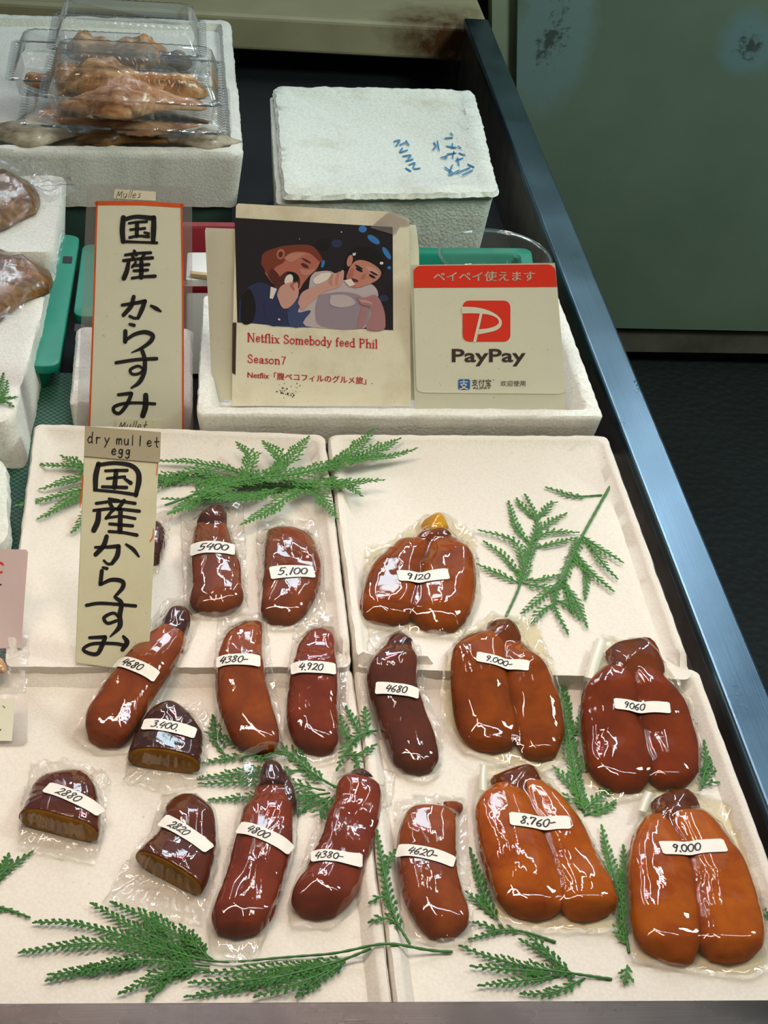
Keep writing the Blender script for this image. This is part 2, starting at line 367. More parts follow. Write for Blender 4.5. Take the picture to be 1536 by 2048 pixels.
# -> worn spots (object origin is put at p1 on the wall)
a1 = tw.math('MULTIPLY', patch((0, 0, 0), (9, 1, 4.2)), nz); a2 = tw.math('MULTIPLY', patch(((p1.x - p2.x) * 9, 0, (p1.z - p2.z) * 9), (9, 1, 9)), nz)
m1 = tw.ramp(a1, [(0.10, (0, 0, 0, 1)), (0.22, (0.7, 0.7, 0.7, 1))]); m2 = tw.ramp(a2, [(0.16, (0, 0, 0, 1)), (0.30, (0.6, 0.6, 0.6, 1))])
c_ = tw.mix(m1, base, srgb(112, 138, 142)); c_ = tw.mix(m2, c_, srgb(100, 134, 146))
sp = tw.ramp(tw.math('MULTIPLY', tw.noise(60, 4, 0.7), tw.math('ADD', a1, a2)), [(0.20, (0, 0, 0, 1)), (0.27, (0.8, 0.8, 0.8, 1))])
tw.color(tw.mix(sp, c_, srgb(46, 48, 42))); tw.bump(nz, 0.2, 0.004)
def wallslab(name, pxs, y, mat, dep=0.05, loc=None):
    m = MB(); q = [VY(a, b, y) for a, b in pxs]; m.slab(q, dep, Vector((0, -1, 0)))
    return obj(name, m.v, m.f, mat, None, False, loc=loc)
M_PAINT2 = plain('pale_green_post', (140, 152, 130), 0.6, 0, 0.35, 6)
o = wallslab('wall_right', [(1050, -1000), (1026, 652), (1900, 670), (1900, -980)], YW, tw.m, loc=p1); o['kind'] = 'structure'
o = wallslab('trim_1', [(984, -1000), (984, 700), (1026, 700), (1040, -1000)], YW + 0.02, M_PAINT2); o['kind'] = 'structure'
o = wallslab('trim_2', [(1000, 656), (1000, 700), (1900, 712), (1900, 671)], YW + 0.015, plain('grimy_sill', (96, 92, 78), 0.7, 0, 0.5, 14)); o['kind'] = 'structure'
o = wallslab('wall_back', [(-900, -700), (-900, 1000), (2300, 1000), (2300, -700)], YW + 0.18, M_DARK); o['kind'] = 'structure'
# ------------------------------------------------------------------ display case
ZR = 0.006
XI, XO = 0.347, 0.392
case = thing('display_case', 'long stainless steel display counter holding the foam trays', 'counter', (0.0, -0.37, ZF))
m = MB(); m.box((XI, -0.75, ZR - 0.016), (XO, 1.735, ZR)); bevel(m.build('side_rim', M_STEEL_Y, case, label='bluish brushed steel rim on the right'), 0.0035, 3)
m = MB(); m.box((XI + 0.003, -0.6, -0.20), (XO - 0.006, 1.735, ZR - 0.016)); m.build('side_wall', M_STEEL_IN, case)
m = MB(); m.box((XO - 0.02, -0.6, ZF), (XO - 0.012, 1.735, -0.20)); m.build('outer_panel', M_DARK, case)
fl = [G(-500, 2009, 0.004), G(1536, 1999.5, 0.004)]; dv = (fl[1] - fl[0]).normalized()
A = fl[0]; B = A + dv * ((XI + 0.004 - A.x) / dv.x)
m = MB(); m.slab([A + Vector((0, -0.30, 0)), B + Vector((0, -0.30, 0)), B, A], 0.004, Vector((0, 0, 1))); bevel(m.build('front_lip', M_STEEL_X, case, label='brushed steel lip along the front edge'), 0.001)
m = MB(); m.box((-0.95, -0.66, ZF), (XI, -0.42, -0.01)); m.build('front_panel', M_STEEL_IN, case)
m = MB(); m.box((-0.95, -0.42, -0.055), (XI + 0.003, 0.42, -0.042)); m.build('front_deck', M_STEEL_IN, case)
ZD = -0.13
m = MB(); m.box((-0.95, 0.42, ZD - 0.02), (XI + 0.003, 1.9, ZD)); m.build('rear_deck', M_DARK, case)
zb, zt = VY(700, 113, 1.735).z, VY(700, 42, 1.735).z
tb = NT('grimy_cream_beam').set(Roughness=0.45)
xr = G(930, 40, 0).x
gr = tb.n.new('ShaderNodeTexGradient'); gr.gradient_type = 'SPHERICAL'; tb.l.new(tb.map((5, 5, 9), (-(xr - 0.03) * 5, -(1.735 + 0.37) * 5, -(zt - 0.02 - ZF) * 9)), gr.inputs[0])
ru = tb.ramp(tb.math('MULTIPLY', gr.outputs['Fac'], tb.noise(14, 6, 0.7)), [(0.14, (0, 0, 0, 1)), (0.42, (1, 1, 1, 1))])
tb.color(tb.mix(ru, tb.ramp(tb.noise(4, 5), [(0.3, srgb(150, 142, 112)), (0.7, srgb(178, 170, 136))]), srgb(78, 48, 22)))
m = MB(); m.box((-1.2, 1.735, zb), (G(977, 30, 0.0).x, 2.0, zt)); bevel(m.build('rear_beam', tb.m, case, label='grimy cream beam with rust stains at its end'), 0.008, 3)
# green mat
m = MB(); m.box((-0.60, -0.38, -0.042), (-0.19, 0.56, -0.036))
tm = NT('green_mesh').set(Roughness=0.6); w1 = tm.n.new('ShaderNodeTexChecker'); w1.inputs['Scale'].default_value = 260; tm.l.new(tm.tc, w1.inputs[0])
tm.color(tm.mix(w1.outputs['Fac'], srgb(14, 44, 36), srgb(36, 104, 76)))
tag(m.build('mesh_mat', tm.m), 'dark green woven mesh mat under the left end of the trays', 'mat')
# ------------------------------------------------------------------ foam display trays
def tray(name, label, q, zs, rim, jit=0.0007, seed=0, front_low=True, group='white foam display trays', rw=0.017):
    L = [(inset_quad(q, 0.004), zs - 0.024, 0.006), (q, zs - 0.02, 0.008), (q, zs + rim - 0.003, 0.010), (inset_quad(q, 0.002), zs + rim, 0.010), (inset_quad(q, rw * 0.42), zs + rim, 0.010), (inset_quad(q, rw * 0.55), zs + rim - 0.002, 0.010), (inset_quad(q, rw), zs, 0.012)]
    vs, fs = stack(L, 46, jit, 120, seed)
    y0 = min(p.y for p in q)
    for v in vs:
        if front_low and v.y < y0 + 0.022 and v.z > zs: v.z = zs + (v.z - zs) * 0.06
    return tag(sharp(obj(name, vs, fs, M_TRAY), 50), label, 'tray', group)
ZB, ZFt = 0.0, -0.018
def q4(pts, z): return [XY(G(a, b, z)) for a, b in pts]
zz = ZB + 0.011
tray('foam_tray', 'white foam tray at back left, under the upright dry mullet egg board', q4([(8, 1316), (704, 1318), (650, 868), (68, 846)], zz), ZB, 0.011, seed=1)
tray('foam_tray', 'white foam tray at back right, under the 9120 roe pair', q4([(712, 1318), (1388, 1343), (1215, 870), (656, 868)], zz), ZB, 0.011, seed=2)
tray('foam_tray', 'white foam tray at front left, under the three half pieces of roe', rect(-0.345, -0.41, 0.0035, 0.012), ZFt, 0.012, seed=3, front_low=False)
tray('foam_tray', 'white foam tray at front right, under most of the twin roe pairs', rect(0.0055, -0.41, 0.338, 0.010), ZFt, 0.012, seed=4, front_low=False)
# sign box behind the trays
qs = [XY(G(393, 829, 0.03)), XY(G(1208, 833, 0.03)), XY(G(1118, 592, 0.03)), XY(G(405, 590, 0.03))]
zb0 = -0.012
L = [(inset_quad(qs, 0.006), zb0, 0.006), (inset_quad(qs, 0.001), 0.024, 0.008), (inset_quad(qs, 0.0005), 0.028, 0.008), (inset_quad(qs, 0.002), 0.030, 0.008), (inset_quad(qs, 0.014), 0.030, 0.008), (inset_quad(qs, 0.018), 0.026, 0.008), (inset_quad(qs, 0.026), zb0 + 0.008, 0.01)]
vs, fs = stack(L, 50, 0.0009, 100, 5); tag(sharp(obj('foam_box', vs, fs, M_FOAM), 50), 'shallow white foam box holding the poster and the payment sign', 'box')
# foam behind the tall laminated sign
qs2 = [XY(G(140, 806, 0.012)), XY(G(386, 812, 0.012)), XY(G(386, 655, 0.012)), XY(G(152, 652, 0.012))]
vs, fs = stack([(inset_quad(qs2, 0.004), -0.036, 0.006), (qs2, 0.008, 0.01), (inset_quad(qs2, 0.003), 0.012, 0.01), (inset_quad(qs2, 0.02), 0.012, 0.01), (inset_quad(qs2, 0.024), 0.004, 0.01)], 30, 0.0009, 100, 6)
tag(sharp(obj('foam_box', vs, fs, M_FOAM), 50), 'low white foam box right behind the tall orange-bordered sign', 'box')
# ------------------------------------------------------------------ plastic crates
def crate(name, label, q, z0, z1, mat, hole=None, rw=0.02, solid=False):
    t = thing(name, label, 'crate', (sum(p.x for p in q) / 4, sum(p.y for p in q) / 4, z0))
    L = [(inset_quad(q, rw + 0.004), z0, 0.012), (inset_quad(q, rw), z1 - 0.012, 0.014), (inset_quad(q, 0.001), z1 - 0.012, 0.016), (q, z1 - 0.010, 0.016), (q, z1 - 0.001, 0.016), (inset_quad(q, 0.001), z1, 0.016), (inset_quad(q, rw), z1, 0.012), (inset_quad(q, rw + 0.003), z1 - 0.004, 0.012), (inset_quad(q, rw + 0.008), z0 + 0.004, 0.010)]
    if solid: L = L[:6] + [(inset_quad(q, 0.004), z1, 0.012)]
    vs, fs = stack(L, 10); sharp(obj('shell', vs, fs, mat, t), 40)
    if hole:
        mm = MB()
        for c in hole:
            mm.slab([Vector((c[0] + a, c[1] + b, z1 + 0.0006)) for a, b in rrect(-0.006, -0.009, 0.006, 0.009, 0.002)], 0.001, Vector((0, 0, 1)))
        mm.build('handle_slot', M_DARK, t)
    return t
qa = [XY(G(62, 735, 0)), XY(G(118, 732, 0)), XY(G(160, 470, 0)), XY(G(10, 466, 0))]; qa[0] = qa[1] + Vector((-0.055, 0)); qa[3] = qa[2] + Vector((-0.06, 0.0))
hA = G(135, 520, 0)
crate('plastic_crate', 'teal plastic crate at left, beside the bagged fish box', qa, ZD, 0.0, M_TEAL, [(hA.x, hA.y)], 0.013, True)
qb = [XY(G(146, 630, -0.005)), XY(G(286, 630, -0.005)), XY(G(290, 490, -0.005)), XY(G(165, 486, -0.005))]
hB = G(159, 655, -0.005)
crate('plastic_crate', 'teal plastic crate behind the tall orange-bordered sign', qb, ZD, -0.006, M_TEAL, [(hB.x, hB.y)], 0.026)
qr = [XY(G(300, 560, 0.02)), XY(G(560, 560, 0.02)), XY(G(540, 434, 0.02)), XY(G(330, 432, 0.02))]
# red crate and its contents stand behind the sign and poster
crate('plastic_crate', 'dark red plastic crate between tall sign and poster', [p for p in qr], ZD, 0.012, M_REDP, None, 0.012)
qg = [XY(G(720, 585, -0.016)), XY(G(1075, 585, -0.016)), XY(G(1062, 496, -0.016)), XY(G(730, 494, -0.016))]
crate('plastic_crate', 'teal plastic crate behind the payment sign and the round lid', qg, ZD, -0.016, M_TEAL, None, 0.016)
q_ = [XY(G(372, 560, 0.02)), XY(G(465, 560, 0.02)), XY(G(462, 505, 0.02)), XY(G(375, 505, 0.02))]
vs, fs = stack([(inset_quad(q_, 0.003), -0.12, 0.004), (q_, 0.02, 0.004), (inset_quad(q_, 0.002), 0.021, 0.004)], 6)
tag(sharp(obj('plastic_tub', vs, fs, M_WHITEP)), 'white plastic tub seen between the tall sign and the poster', 'tub')
m = MB()
p0, p1_ = G(380, 553, 0.022), G(440, 560, 0.022)
m.slab([p0 + Vector((0, -0.003, 0.006)), p1_ + Vector((0, -0.003, 0.006)), p1_ + Vector((0, 0.004, 0.006)), p0 + Vector((0, 0.004, 0.006))], 0.005, Vector((0, 0, 1)))
tag(m.build('wooden_skewer', M_WOOD), 'pale wooden stick lying on the white plastic tub', 'stick')
# ------------------------------------------------------------------ big boxes at the back
ZL = 0.05
ql = [XY(G(566, 392, ZL)), XY(G(1000, 384, ZL)), XY(G(950, 178, ZL)), XY(G(547, 168, ZL))]
box = thing('foam_box', 'lidded white foam box with blue marker writing against the steel rim', 'box', (sum(p.x for p in ql) / 4, sum(p.y for p in ql) / 4, ZD))
hl = ZL - VY(780, 404, (ql[0].y + ql[1].y) / 2).z
i0 = inset_quad(ql, 0.008); i0[0] = ql[0] + Vector((-0.006, 0.006)); i0[3] = ql[3] + Vector((-0.005, -0.01))
vs, fs = stack([(inset_quad(i0, 0.012), ZD, 0.012), (i0, ZL - hl - 0.012, 0.012), (inset_quad(i0, -0.001), ZL - hl - 0.004, 0.012), (inset_quad(i0, 0.01), ZL - hl - 0.002, 0.01)], 60, 0.0010, 90, 11)
sharp(obj('body', vs, fs, M_FOAMD, box), 50)
vs, fs = stack([(inset_quad(ql, 0.005), ZL - hl, 0.012), (inset_quad(ql, -0.0005), ZL - hl + 0.005, 0.014), (ql, ZL - 0.007, 0.014), (inset_quad(ql, 0.003), ZL - 0.001, 0.014), (inset_quad(ql, 0.022), ZL, 0.010), (inset_quad(ql, 0.025), ZL - 0.003, 0.010)], 90, 0.0016, 110, 12)
lid = sharp(obj('lid', vs, fs, M_FOAMD, box), 55)
mks = [MB(), MB()]; SL = lambda u, v: G(u, v, ZL - 0.001)
for st in [[(905, 270), (902, 266)], [(890, 276), (905, 275)], [(893, 292), (912, 295)], [(905, 287), (904, 296)], [(916, 292), (922, 296)], [(895, 308), (912, 306)], [(908, 303), (905, 316)], [(918, 306), (930, 310)],
           [(868, 285), (872, 292), (866, 299)], [(875, 282), (878, 300)], [(882, 315), (894, 312), (890, 318)], [(912, 320), (926, 316)], [(915, 315), (918, 330)], [(890, 334), (905, 345)], [(905, 330), (898, 350), (918, 340)], [(915, 345), (940, 335)], [(925, 350), (945, 340)], [(936, 328), (948, 334)],
           [(788, 283), (800, 280), (792, 292)], [(800, 290), (812, 284)], [(805, 296), (800, 304), (815, 300)], [(812, 281), (818, 290)], [(806, 312), (822, 310), (816, 318)], [(812, 322), (826, 318)], [(818, 330), (830, 325), (826, 336)], [(812, 336), (822, 342)], [(828, 338), (840, 336)]]:
    ribbon(mks[0 if st[0][0] > 840 else 1], [(a, b, 2.6) for a, b in st], SL, 0, 3)
for mk in mks: obj('marker_writing', mk.v, mk.f, M_INKB, box, label='faded blue marker writing')
ZT = 0.06
qt = [XY(G(-330, 296, ZT)), XY(G(488, 306, ZT)), XY(G(462, 40, ZT)), XY(G(-230, 22, ZT))]
yf = (qt[0].y + qt[1].y) / 2; zbt = VY(300, 412, qt[1].y).z
L = [(inset_quad(qt, 0.007), zbt, 0.012), (inset_quad(qt, 0.0005), ZT - 0.012, 0.014), (qt, ZT - 0.004, 0.014), (inset_quad(qt, 0.003), ZT, 0.014), (inset_quad(qt, 0.016), ZT, 0.012), (inset_quad(qt, 0.020), ZT - 0.012, 0.012)]
vs, fs = stack(L, 70, 0.0013, 110, 13)
tag(sharp(obj('foam_box', vs, fs, M_FOAM), 50), 'large white foam box at top left under the clear clamshell packs', 'box')
qd = inset_quad(qt, 0.012)
vs, fs = stack([(qd, ZD, 0.01), (qd, zbt - 0.0015, 0.01)], 10)
tag(sharp(obj('plastic_crate', vs, fs, M_DKGREEN)), 'dark green crate in shadow under the large top left foam box', 'crate')
# ------------------------------------------------------------------ dried fish and clamshell packs
def fishmat(name, a, b, c):
    t = NT(name).set(Roughness=0.38, Coat_Weight=0.2); f = t.noise(1, 5, 0.6, 0.5, t.map((14, 90, 70))); t.color(t.ramp(f, [(0.3, srgb(*a)), (0.5, srgb(*b)), (0.7, srgb(*c))])); t.bump(t.noise(120, 4), 0.5, 0.002); return t.m
FISH = {'tan': fishmat('dried_fish_tan', (110, 66, 30), (190, 134, 70), (236, 200, 144)), 'pink': fishmat('dried_fish_pink', (124, 72, 46), (196, 138, 94), (234, 194, 150)),
        'grey': fishmat('dried_fish_grey', (104, 90, 72), (172, 158, 136), (206, 194, 172)), 'brown': fishmat('cured_fish_brown', (44, 30, 14), (118, 78, 28), (156, 110, 52))}
def fish(name, label, p0, p1, w, h, mat, seed, cat='dried fish', group=None, z0=None, wob=1.0, blunt=False):
    """a fillet-like body from p0 to p1 on a surface"""
    p0, p1 = Vector(p0), Vector(p1); n = 44; k = 22; ax = (p1 - p0); Lg = ax.length; ax.normalize(); sd = Vector((-ax.y, ax.x, 0)).normalized(); vs = []; fs = []
    for i in range(n + 1):
        t = i / n; prof = (math.sin(math.pi * min(1, max(0.0, t)) ** 0.8) ** 0.55) * (0.75 + 0.25 * math.sin(t * 9 + seed)) if 0 < i < n else 0.02
        if blunt and 0 < i < n: prof = min(1.0, 5.5 * (1 - t)) ** 0.5 * min(1.0, 3 * t) ** 0.5
        c = p0.lerp(p1, t) + sd * 0.12 * w * math.sin(t * 5 + seed)
        for j in range(k):
            a = 2 * math.pi * j / k; y = math.cos(a) * w / 2 * prof; z = math.sin(a); z = (z * h * prof if z > 0 else z * h * 0.10 * prof)
            q = c + sd * y; d = noise.noise(Vector((t * Lg * 45 + seed * 9, y * 50, seed))) * 0.30 * h * wob * prof
            q.z += max(0.0, z + h * 0.10 + (d if math.sin(a) > 0 else 0)); vs.append(q)
    for i in range(n):
        for j in range(k): fs.append((i * k + j, i * k + (j + 1) % k, (i + 1) * k + (j + 1) % k, (i + 1) * k + j))
    fs.append(tuple(range(k))); fs.append(tuple(range(n * k, n * k + k)))
    return tag(obj(name, vs, fs, mat), label, cat, group)
def clam(label, cx, cy, z, w, d, hb, hd, rot=0.0, group='clear clamshell packs of dried fish'):
    t = thing('clamshell_pack', label, 'pack', (cx, cy, z), group)
    ca, sa = math.cos(rot), math.sin(rot)
    def q(ix): return [Vector((cx + ca * x - sa * y, cy + sa * x + ca * y)) for x, y in ((-w / 2 + ix, -d / 2 + ix), (w / 2 - ix, -d / 2 + ix), (w / 2 - ix, d / 2 - ix), (-w / 2 + ix, d / 2 - ix))]
    vs, fs = stack([(q(0.020), z + 0.0005, 0.008), (q(0.018), z + 0.003, 0.008), (q(0.011), z + hb - 0.001, 0.010), (q(0.001), z + hb - 0.0005, 0.012), (q(0.0), z + hb, 0.012)], 56, rib=({0, 1, 2}, 0.0012)); fs = fs[:-1]
    obj('base', vs, fs, M_CLEAR, t, True)
    vs, fs = stack([(q(0.0), z + hb + 0.0015, 0.012), (q(0.010), z + hb + 0.002, 0.011), (q(0.012), z + hb + 0.005, 0.011), (q(0.020), z + hb + hd - 0.006, 0.012), (q(0.026), z + hb + hd - 0.001, 0.012), (q(0.034), z + hb + hd, 0.010), (q(0.038), z + hb + hd - 0.0015, 0.010)], 56, rib=({2, 3, 4}, 0.0012)); fs = fs[:-2] + fs[-1:]
    obj('lid', vs, fs, M_CLEAR, t, True)
    # beaded seal round the flange
    mm = MB(); L = loop_pts(q(0.006), 0.010, 26, 4)
    for p in L[::2]:
        c = Vector((p.x, p.y, z + hb + 0.0026)); r = 0.0016
        mm.add([c + Vector((r, 0, 0)), c + Vector((0, r, 0)), c + Vector((-r, 0, 0)), c + Vector((0, -r, 0)), c + Vector((0, 0, r))], [(0, 1, 4), (1, 2, 4), (2, 3, 4), (3, 0, 4)])
    mm.build('snap_beads', M_CLEAR, t, True)
    return t
ZS = ZT - 0.012
def at(px, py, z): return G(px, py, z)
GD = 'dried fish in the top left packs'
fish('dried_fish', 'pale grey scaly fish lying at the left front of the top left box', at(-60, 262, ZS + 0.010), at(190, 276, ZS + 0.010), 0.085, 0.026, FISH['grey'], 3, group=GD)
fish('dried_fish', 'brown grey fish lying under the packs along the box front', at(150, 280, ZS + 0.010), at(340, 285, ZS + 0.010), 0.055, 0.02, FISH['brown'], 5, group=GD)
fish('dried_fish', 'grey fish with tail at the right front of the top left box', at(290, 276, ZS + 0.010), at(484, 288, ZS + 0.010), 0.055, 0.02, FISH['grey'], 8, group=GD)
def pack_at(label, xl, xr, yfront, z, d, hb, hd, rot=0.0, zf=None):
    a, b = at(xl, yfront, zf or z), at(xr, yfront, zf or z); w = (b - a).length; c = (a + b) / 2
    clam(label, c.x, c.y + d / 2, z, w, d, hb, hd, rot); return c.x, c.y + d / 2, w
zA = ZS + 0.024
cx, cy, w = pack_at('flat clear pack at the bottom of the top left pile', 30, 462, 262, zA, 0.17, 0.016, 0.012, 0.0, zA + 0.016)
fish('dried_fish', 'brown dried fish in the flat bottom pack', (cx - w * 0.42, cy - 0.02, zA + 0.002), (cx + w * 0.42, cy - 0.02, zA + 0.002), 0.09, 0.015, FISH['pink'], 2, group=GD)
zB2 = zA + 0.0305
cx, cy, w = pack_at('clear pack of split dried fish, nearest and largest of the upper packs', 76, 452, 206, zB2, 0.165, 0.034, 0.032, -0.01, zB2 + 0.034)
fish('dried_fish', 'split dried fish in the nearest upper pack, lower half', (cx - w * 0.40, cy - 0.03, zB2 + 0.003), (cx + w * 0.40, cy - 0.03, zB2 + 0.003), 0.085, 0.040, FISH['pink'], 4, group=GD, wob=1.0)
fish('dried_fish', 'pale split dried fish in the nearest upper pack, upper half', (cx - w * 0.40, cy + 0.02, zB2 + 0.003), (cx + w * 0.41, cy + 0.025, zB2 + 0.003), 0.06, 0.050, FISH['tan'], 6, group=GD, wob=1.0)
zC = zB2 + 0.006
cx, cy, w = pack_at('clear pack with a curled tan dried fish, topmost in the photo', 92, 412, 108, zC, 0.15, 0.034, 0.034, 0.0, zC + 0.034)
fish('dried_fish', 'curled tan dried fish in the topmost pack', (cx - w * 0.40, cy - 0.025, zC + 0.003), (cx + w * 0.30, cy - 0.02, zC + 0.003), 0.075, 0.046, FISH['tan'], 1, group=GD, wob=1.7)
fish('dried_fish', 'dark tail piece at the right of the topmost pack', (cx + w * 0.14, cy - 0.035, zC + 0.003), (cx + w * 0.42, cy - 0.03, zC + 0.003), 0.05, 0.030, FISH['brown'], 7, group=GD, wob=1.6)
clam('clear pack under the topmost pack, resting on the foam box', cx + 0.004, cy + 0.005, ZS + 0.0003, w * 1.02, 0.15, 0.03, 0.020, 0.0)
cx, cy, w = pack_at('clear pack at the far left half hidden by the upper packs', 6, 330, 166, zA + 0.0305 - 0.012, 0.15, 0.030, 0.030, 0.02, zA + 0.05)
fish('dried_fish', 'orange brown dried fish in the far left pack', (cx - w * 0.40, cy - 0.02, zA + 0.0215), (cx + w * 0.1, cy - 0.02, zA + 0.0215), 0.075, 0.034, FISH['tan'], 9, group=GD)
# ------------------------------------------------------------------ what carries a pack: the tray it lies on, or the raised edge of the tray behind
def basez(z0, y):
    if z0 >= -0.001 or z0 > ZFt + 0.002 or z0 < ZFt - 0.002: return z0
    t = min(1.0, max(0.0, (y + 0.085) / 0.085)); t = t * t * (3 - 2 * t) * 0.5 + t * 0.5
    return z0 + (ZB - z0 + 0.0006) * t
def GB(px, py, z0, e=0.0):
    z = z0 + e
    for _ in range(7): p = G(px, py, z); z = basez(z0, p.y) + e
    return G(px, py, z)
# ------------------------------------------------------------------ film laid over things
def bvh_of(objs):
    vs = []; fs = []
    for o in objs:
        b = len(vs); mw = o.parent.location if o.parent else o.location
        vs += [v.co + Vector(mw) for v in o.data.vertices]; fs += [tuple(i + b for i in p.vertices) for p in o.data.polygons]
    return BVHTree.FromPolygons(vs, fs)
def resample(P, n):
    P = [Vector(p) for p in P]; P.append(P[0]); d = [0]
    for a, b in zip(P, P[1:]): d.append(d[-1] + (b - a).length)
    out = []; k = 0
    for i in range(n):
        s = d[-1] * i / n
        while d[k + 1] < s: k += 1
        t = (s - d[k]) / max(1e-9, d[k + 1] - d[k]); out.append(P[k].lerp(P[k + 1], t))
    return out
def film_mesh(outline, center, bvh, z0, seed, nr=44, ns=150, wr=0.0055, relax=26, hug=0.0006, taut=0.6):
    O = resample(outline, ns); c = Vector((center[0], center[1], 0)); pts = []
    for i, o in enumerate(O):
        o.z = 0
        e = noise.noise(Vector((i * 0.35, seed * 3.3, 1))) * 0.0022
        O[i] = c + (o - c) * (1 + e / max(0.01, (o - c).length))
    hit = []; z = []
    for r in range(nr + 1):
        for i in range(ns):
            p = c.lerp(O[i], (r / nr) ** 0.9); pts.append(p)
            h = bvh.ray_cast(Vector((p.x, p.y, 1)), Vector((0, 0, -1)), 1.2)[0] if bvh else None
            hit.append(h.z + hug if h is not None and h.z > basez(z0, p.y) else None)
    def wr_(p, k=1.0):
        q = p - c; an = math.atan2(q.y, q.x); rr = Vector((q.x, q.y, 0)).length
        a = abs(noise.noise(Vector((p.x * 60, p.y * 60, seed)))); b = abs(noise.noise(Vector((math.cos(an) * 7, math.sin(an) * 7, seed + 4 + rr * 9))))
        return k * (wr * 0.5 * (1 - 2.2 * a) + wr * 0.8 * (1 - 3.2 * b))
    flo = [basez(z0, p.y) + 0.0008 + max(0, wr_(p) * 0.5) for p in pts]
    z = [max(h, f) if h is not None else f for h, f in zip(hit, flo)]
    for it in range(relax):
        nz_ = z[:]
        for r in range(1, nr):
            for i in range(ns):
                k = r * ns + i
                av = (z[k - ns] + z[k + ns] + z[r * ns + (i - 1) % ns] + z[r * ns + (i + 1) % ns]) / 4
                lo = hit[k] if hit[k] is not None else flo[k]
                nz_[k] = max(lo, z[k] + (av - z[k]) * taut)
        z = nz_
    # crisp micro wrinkles
    vs = []
    for k, p in enumerate(pts):
        dz = 0.00013 * noise.noise(Vector((p.x * 170, p.y * 90, seed * 2))) if hit[k] is not None else wr_(p) * 0.30
        vs.append(Vector((p.x, p.y, max(basez(z0, p.y) + 0.0004, z[k] + max(0, dz)))))
    fs = []
    for r in range(nr):
        for i in range(ns):
            j = (i + 1) % ns; a = r * ns + i
            if r == 0: 
                fs.append((a, (r + 1) * ns + i, (r + 1) * ns + j))
            else: fs.append((a, (r + 1) * ns + i, (r + 1) * ns + j, r * ns + j))
    return vs, fs
# ------------------------------------------------------------------ mullet roe
def lobe(rows, z0, H, name, mat, parent, seed, cut=False, zu=0.009, stem_mat=None, lump=1.0, sp=None):
    """rows: (y, xl, xr) scan lines, or sp: spine points (x, y, halfwidth), in the photo frame on the tray"""
    if sp is None: sec = [((xl + xr) / 2, y, (xr - xl) / 2, 1.0, 0.0) for y, xl, xr in rows]
    else:
        sec = []
        for i, (x, y, w) in enumerate(sp):
            a = sp[max(0, i - 1)]; b = sp[min(len(sp) - 1, i + 1)]; dx, dy = b[0] - a[0], b[1] - a[1]; d = math.hypot(dx, dy); sec.append((x, y, w, dy / d, -dx / d))
    S = catmull(sec, 5); n = len(S); k = 28
    C = []; Wd = []
    for (x, y, w, ux, uy) in S:
        e_ = zu if name == 'stem' else zu * (1.75 - 1.35 * len(C) / max(1, n - 1)); l = GB(x - ux * w, y - uy * w, z0, e_); r = GB(x + ux * w, y + uy * w, z0, e_); C.append((l + r) / 2); Wd.append((r - l) / 2)
    wm = max(w.length for w in Wd); vs = []; fs = []; mid = []
    rng = random.Random(seed)
    for i in range(n):
        c, w = C[i], Wd[i]; hw = w.length; h = H * (hw / wm) ** 0.75
        e = min(i, (n - 1 - i) if not cut else 99) ; 
        for j in range(k):
            a = 2 * math.pi * j / k; ca, sa = math.cos(a), math.sin(a)
            sx = math.copysign(abs(ca) ** 0.80, ca); 
            if sa >= 0: zz_ = 0.36 * h + 0.64 * h * abs(sa) ** 0.74
            else: zz_ = 0.36 * h * (1 - abs(sa) ** 0.55); sx *= 1 - 0.12 * abs(sa)
            p = Vector((c.x, c.y, 0)) + Vector((w.x, w.y, 0)) * sx
            d = noise.noise(Vector((p.x * 38, p.y * 38, seed * 5.1))) * 0.0021 * lump + noise.noise(Vector((p.x * 110, p.y * 110, seed))) * 0.0003 * lump
            v = Vector((p.x, p.y, basez(z0, p.y) + max(0.0003, zz_ + (d if sa > 0.05 else 0)))); vs.append(v)
    # end cap(s)
    def pole(i, i2):
        d = (C[i] - C[i2]); d.z = 0; d = d.normalized() * Wd[i].length * 0.30; q = Vector((C[i].x, C[i].y, 0)) + d; q.z = basez(z0, q.y) + 0.30 * H * (Wd[i].length / wm) ** 0.75; return q
    for i in range(n - 1):
        for j in range(k): fs.append((i * k + j, i * k + (j + 1) % k, (i + 1) * k + (j + 1) % k, (i + 1) * k + j))
    b = len(vs); vs.append(pole(0, 1)); fs += [(b, (j + 1) % k, j) for j in range(k)]
    capring = None
    if cut: capring = [vs[(n - 1) * k + j].copy() for j in range(k)]
    else:
        b = len(vs); vs.append(pole(n - 1, n - 2)); fs += [(b, (n - 1) * k + j, (n - 1) * k + (j + 1) % k) for j in range(k)]
    o = sharp(obj(name, vs, fs, mat, parent), 70)
    if capring:
        cc = sum(capring, Vector()) / k; nn = (C[-1] - C[-2]); nn.z = 0; nn.normalize(); off = nn * 0.0004
        v2 = [p + off for p in capring] + [cc + (p - cc) * 0.90 + nn * 0.0012 for p in capring]
        obj('cut_face', v2, [(j, (j + 1) % k, (j + 1) % k + k, j + k) for j in range(k)] + [tuple(range(k, 2 * k))], M_CUT, parent, False, label='flat olive brown cut face')
    return o
GR1 = 'vacuum packed single roe sacs'; GR2 = 'vacuum packed twin roe pairs'; GR3 = 'vacuum packed half pieces of roe'
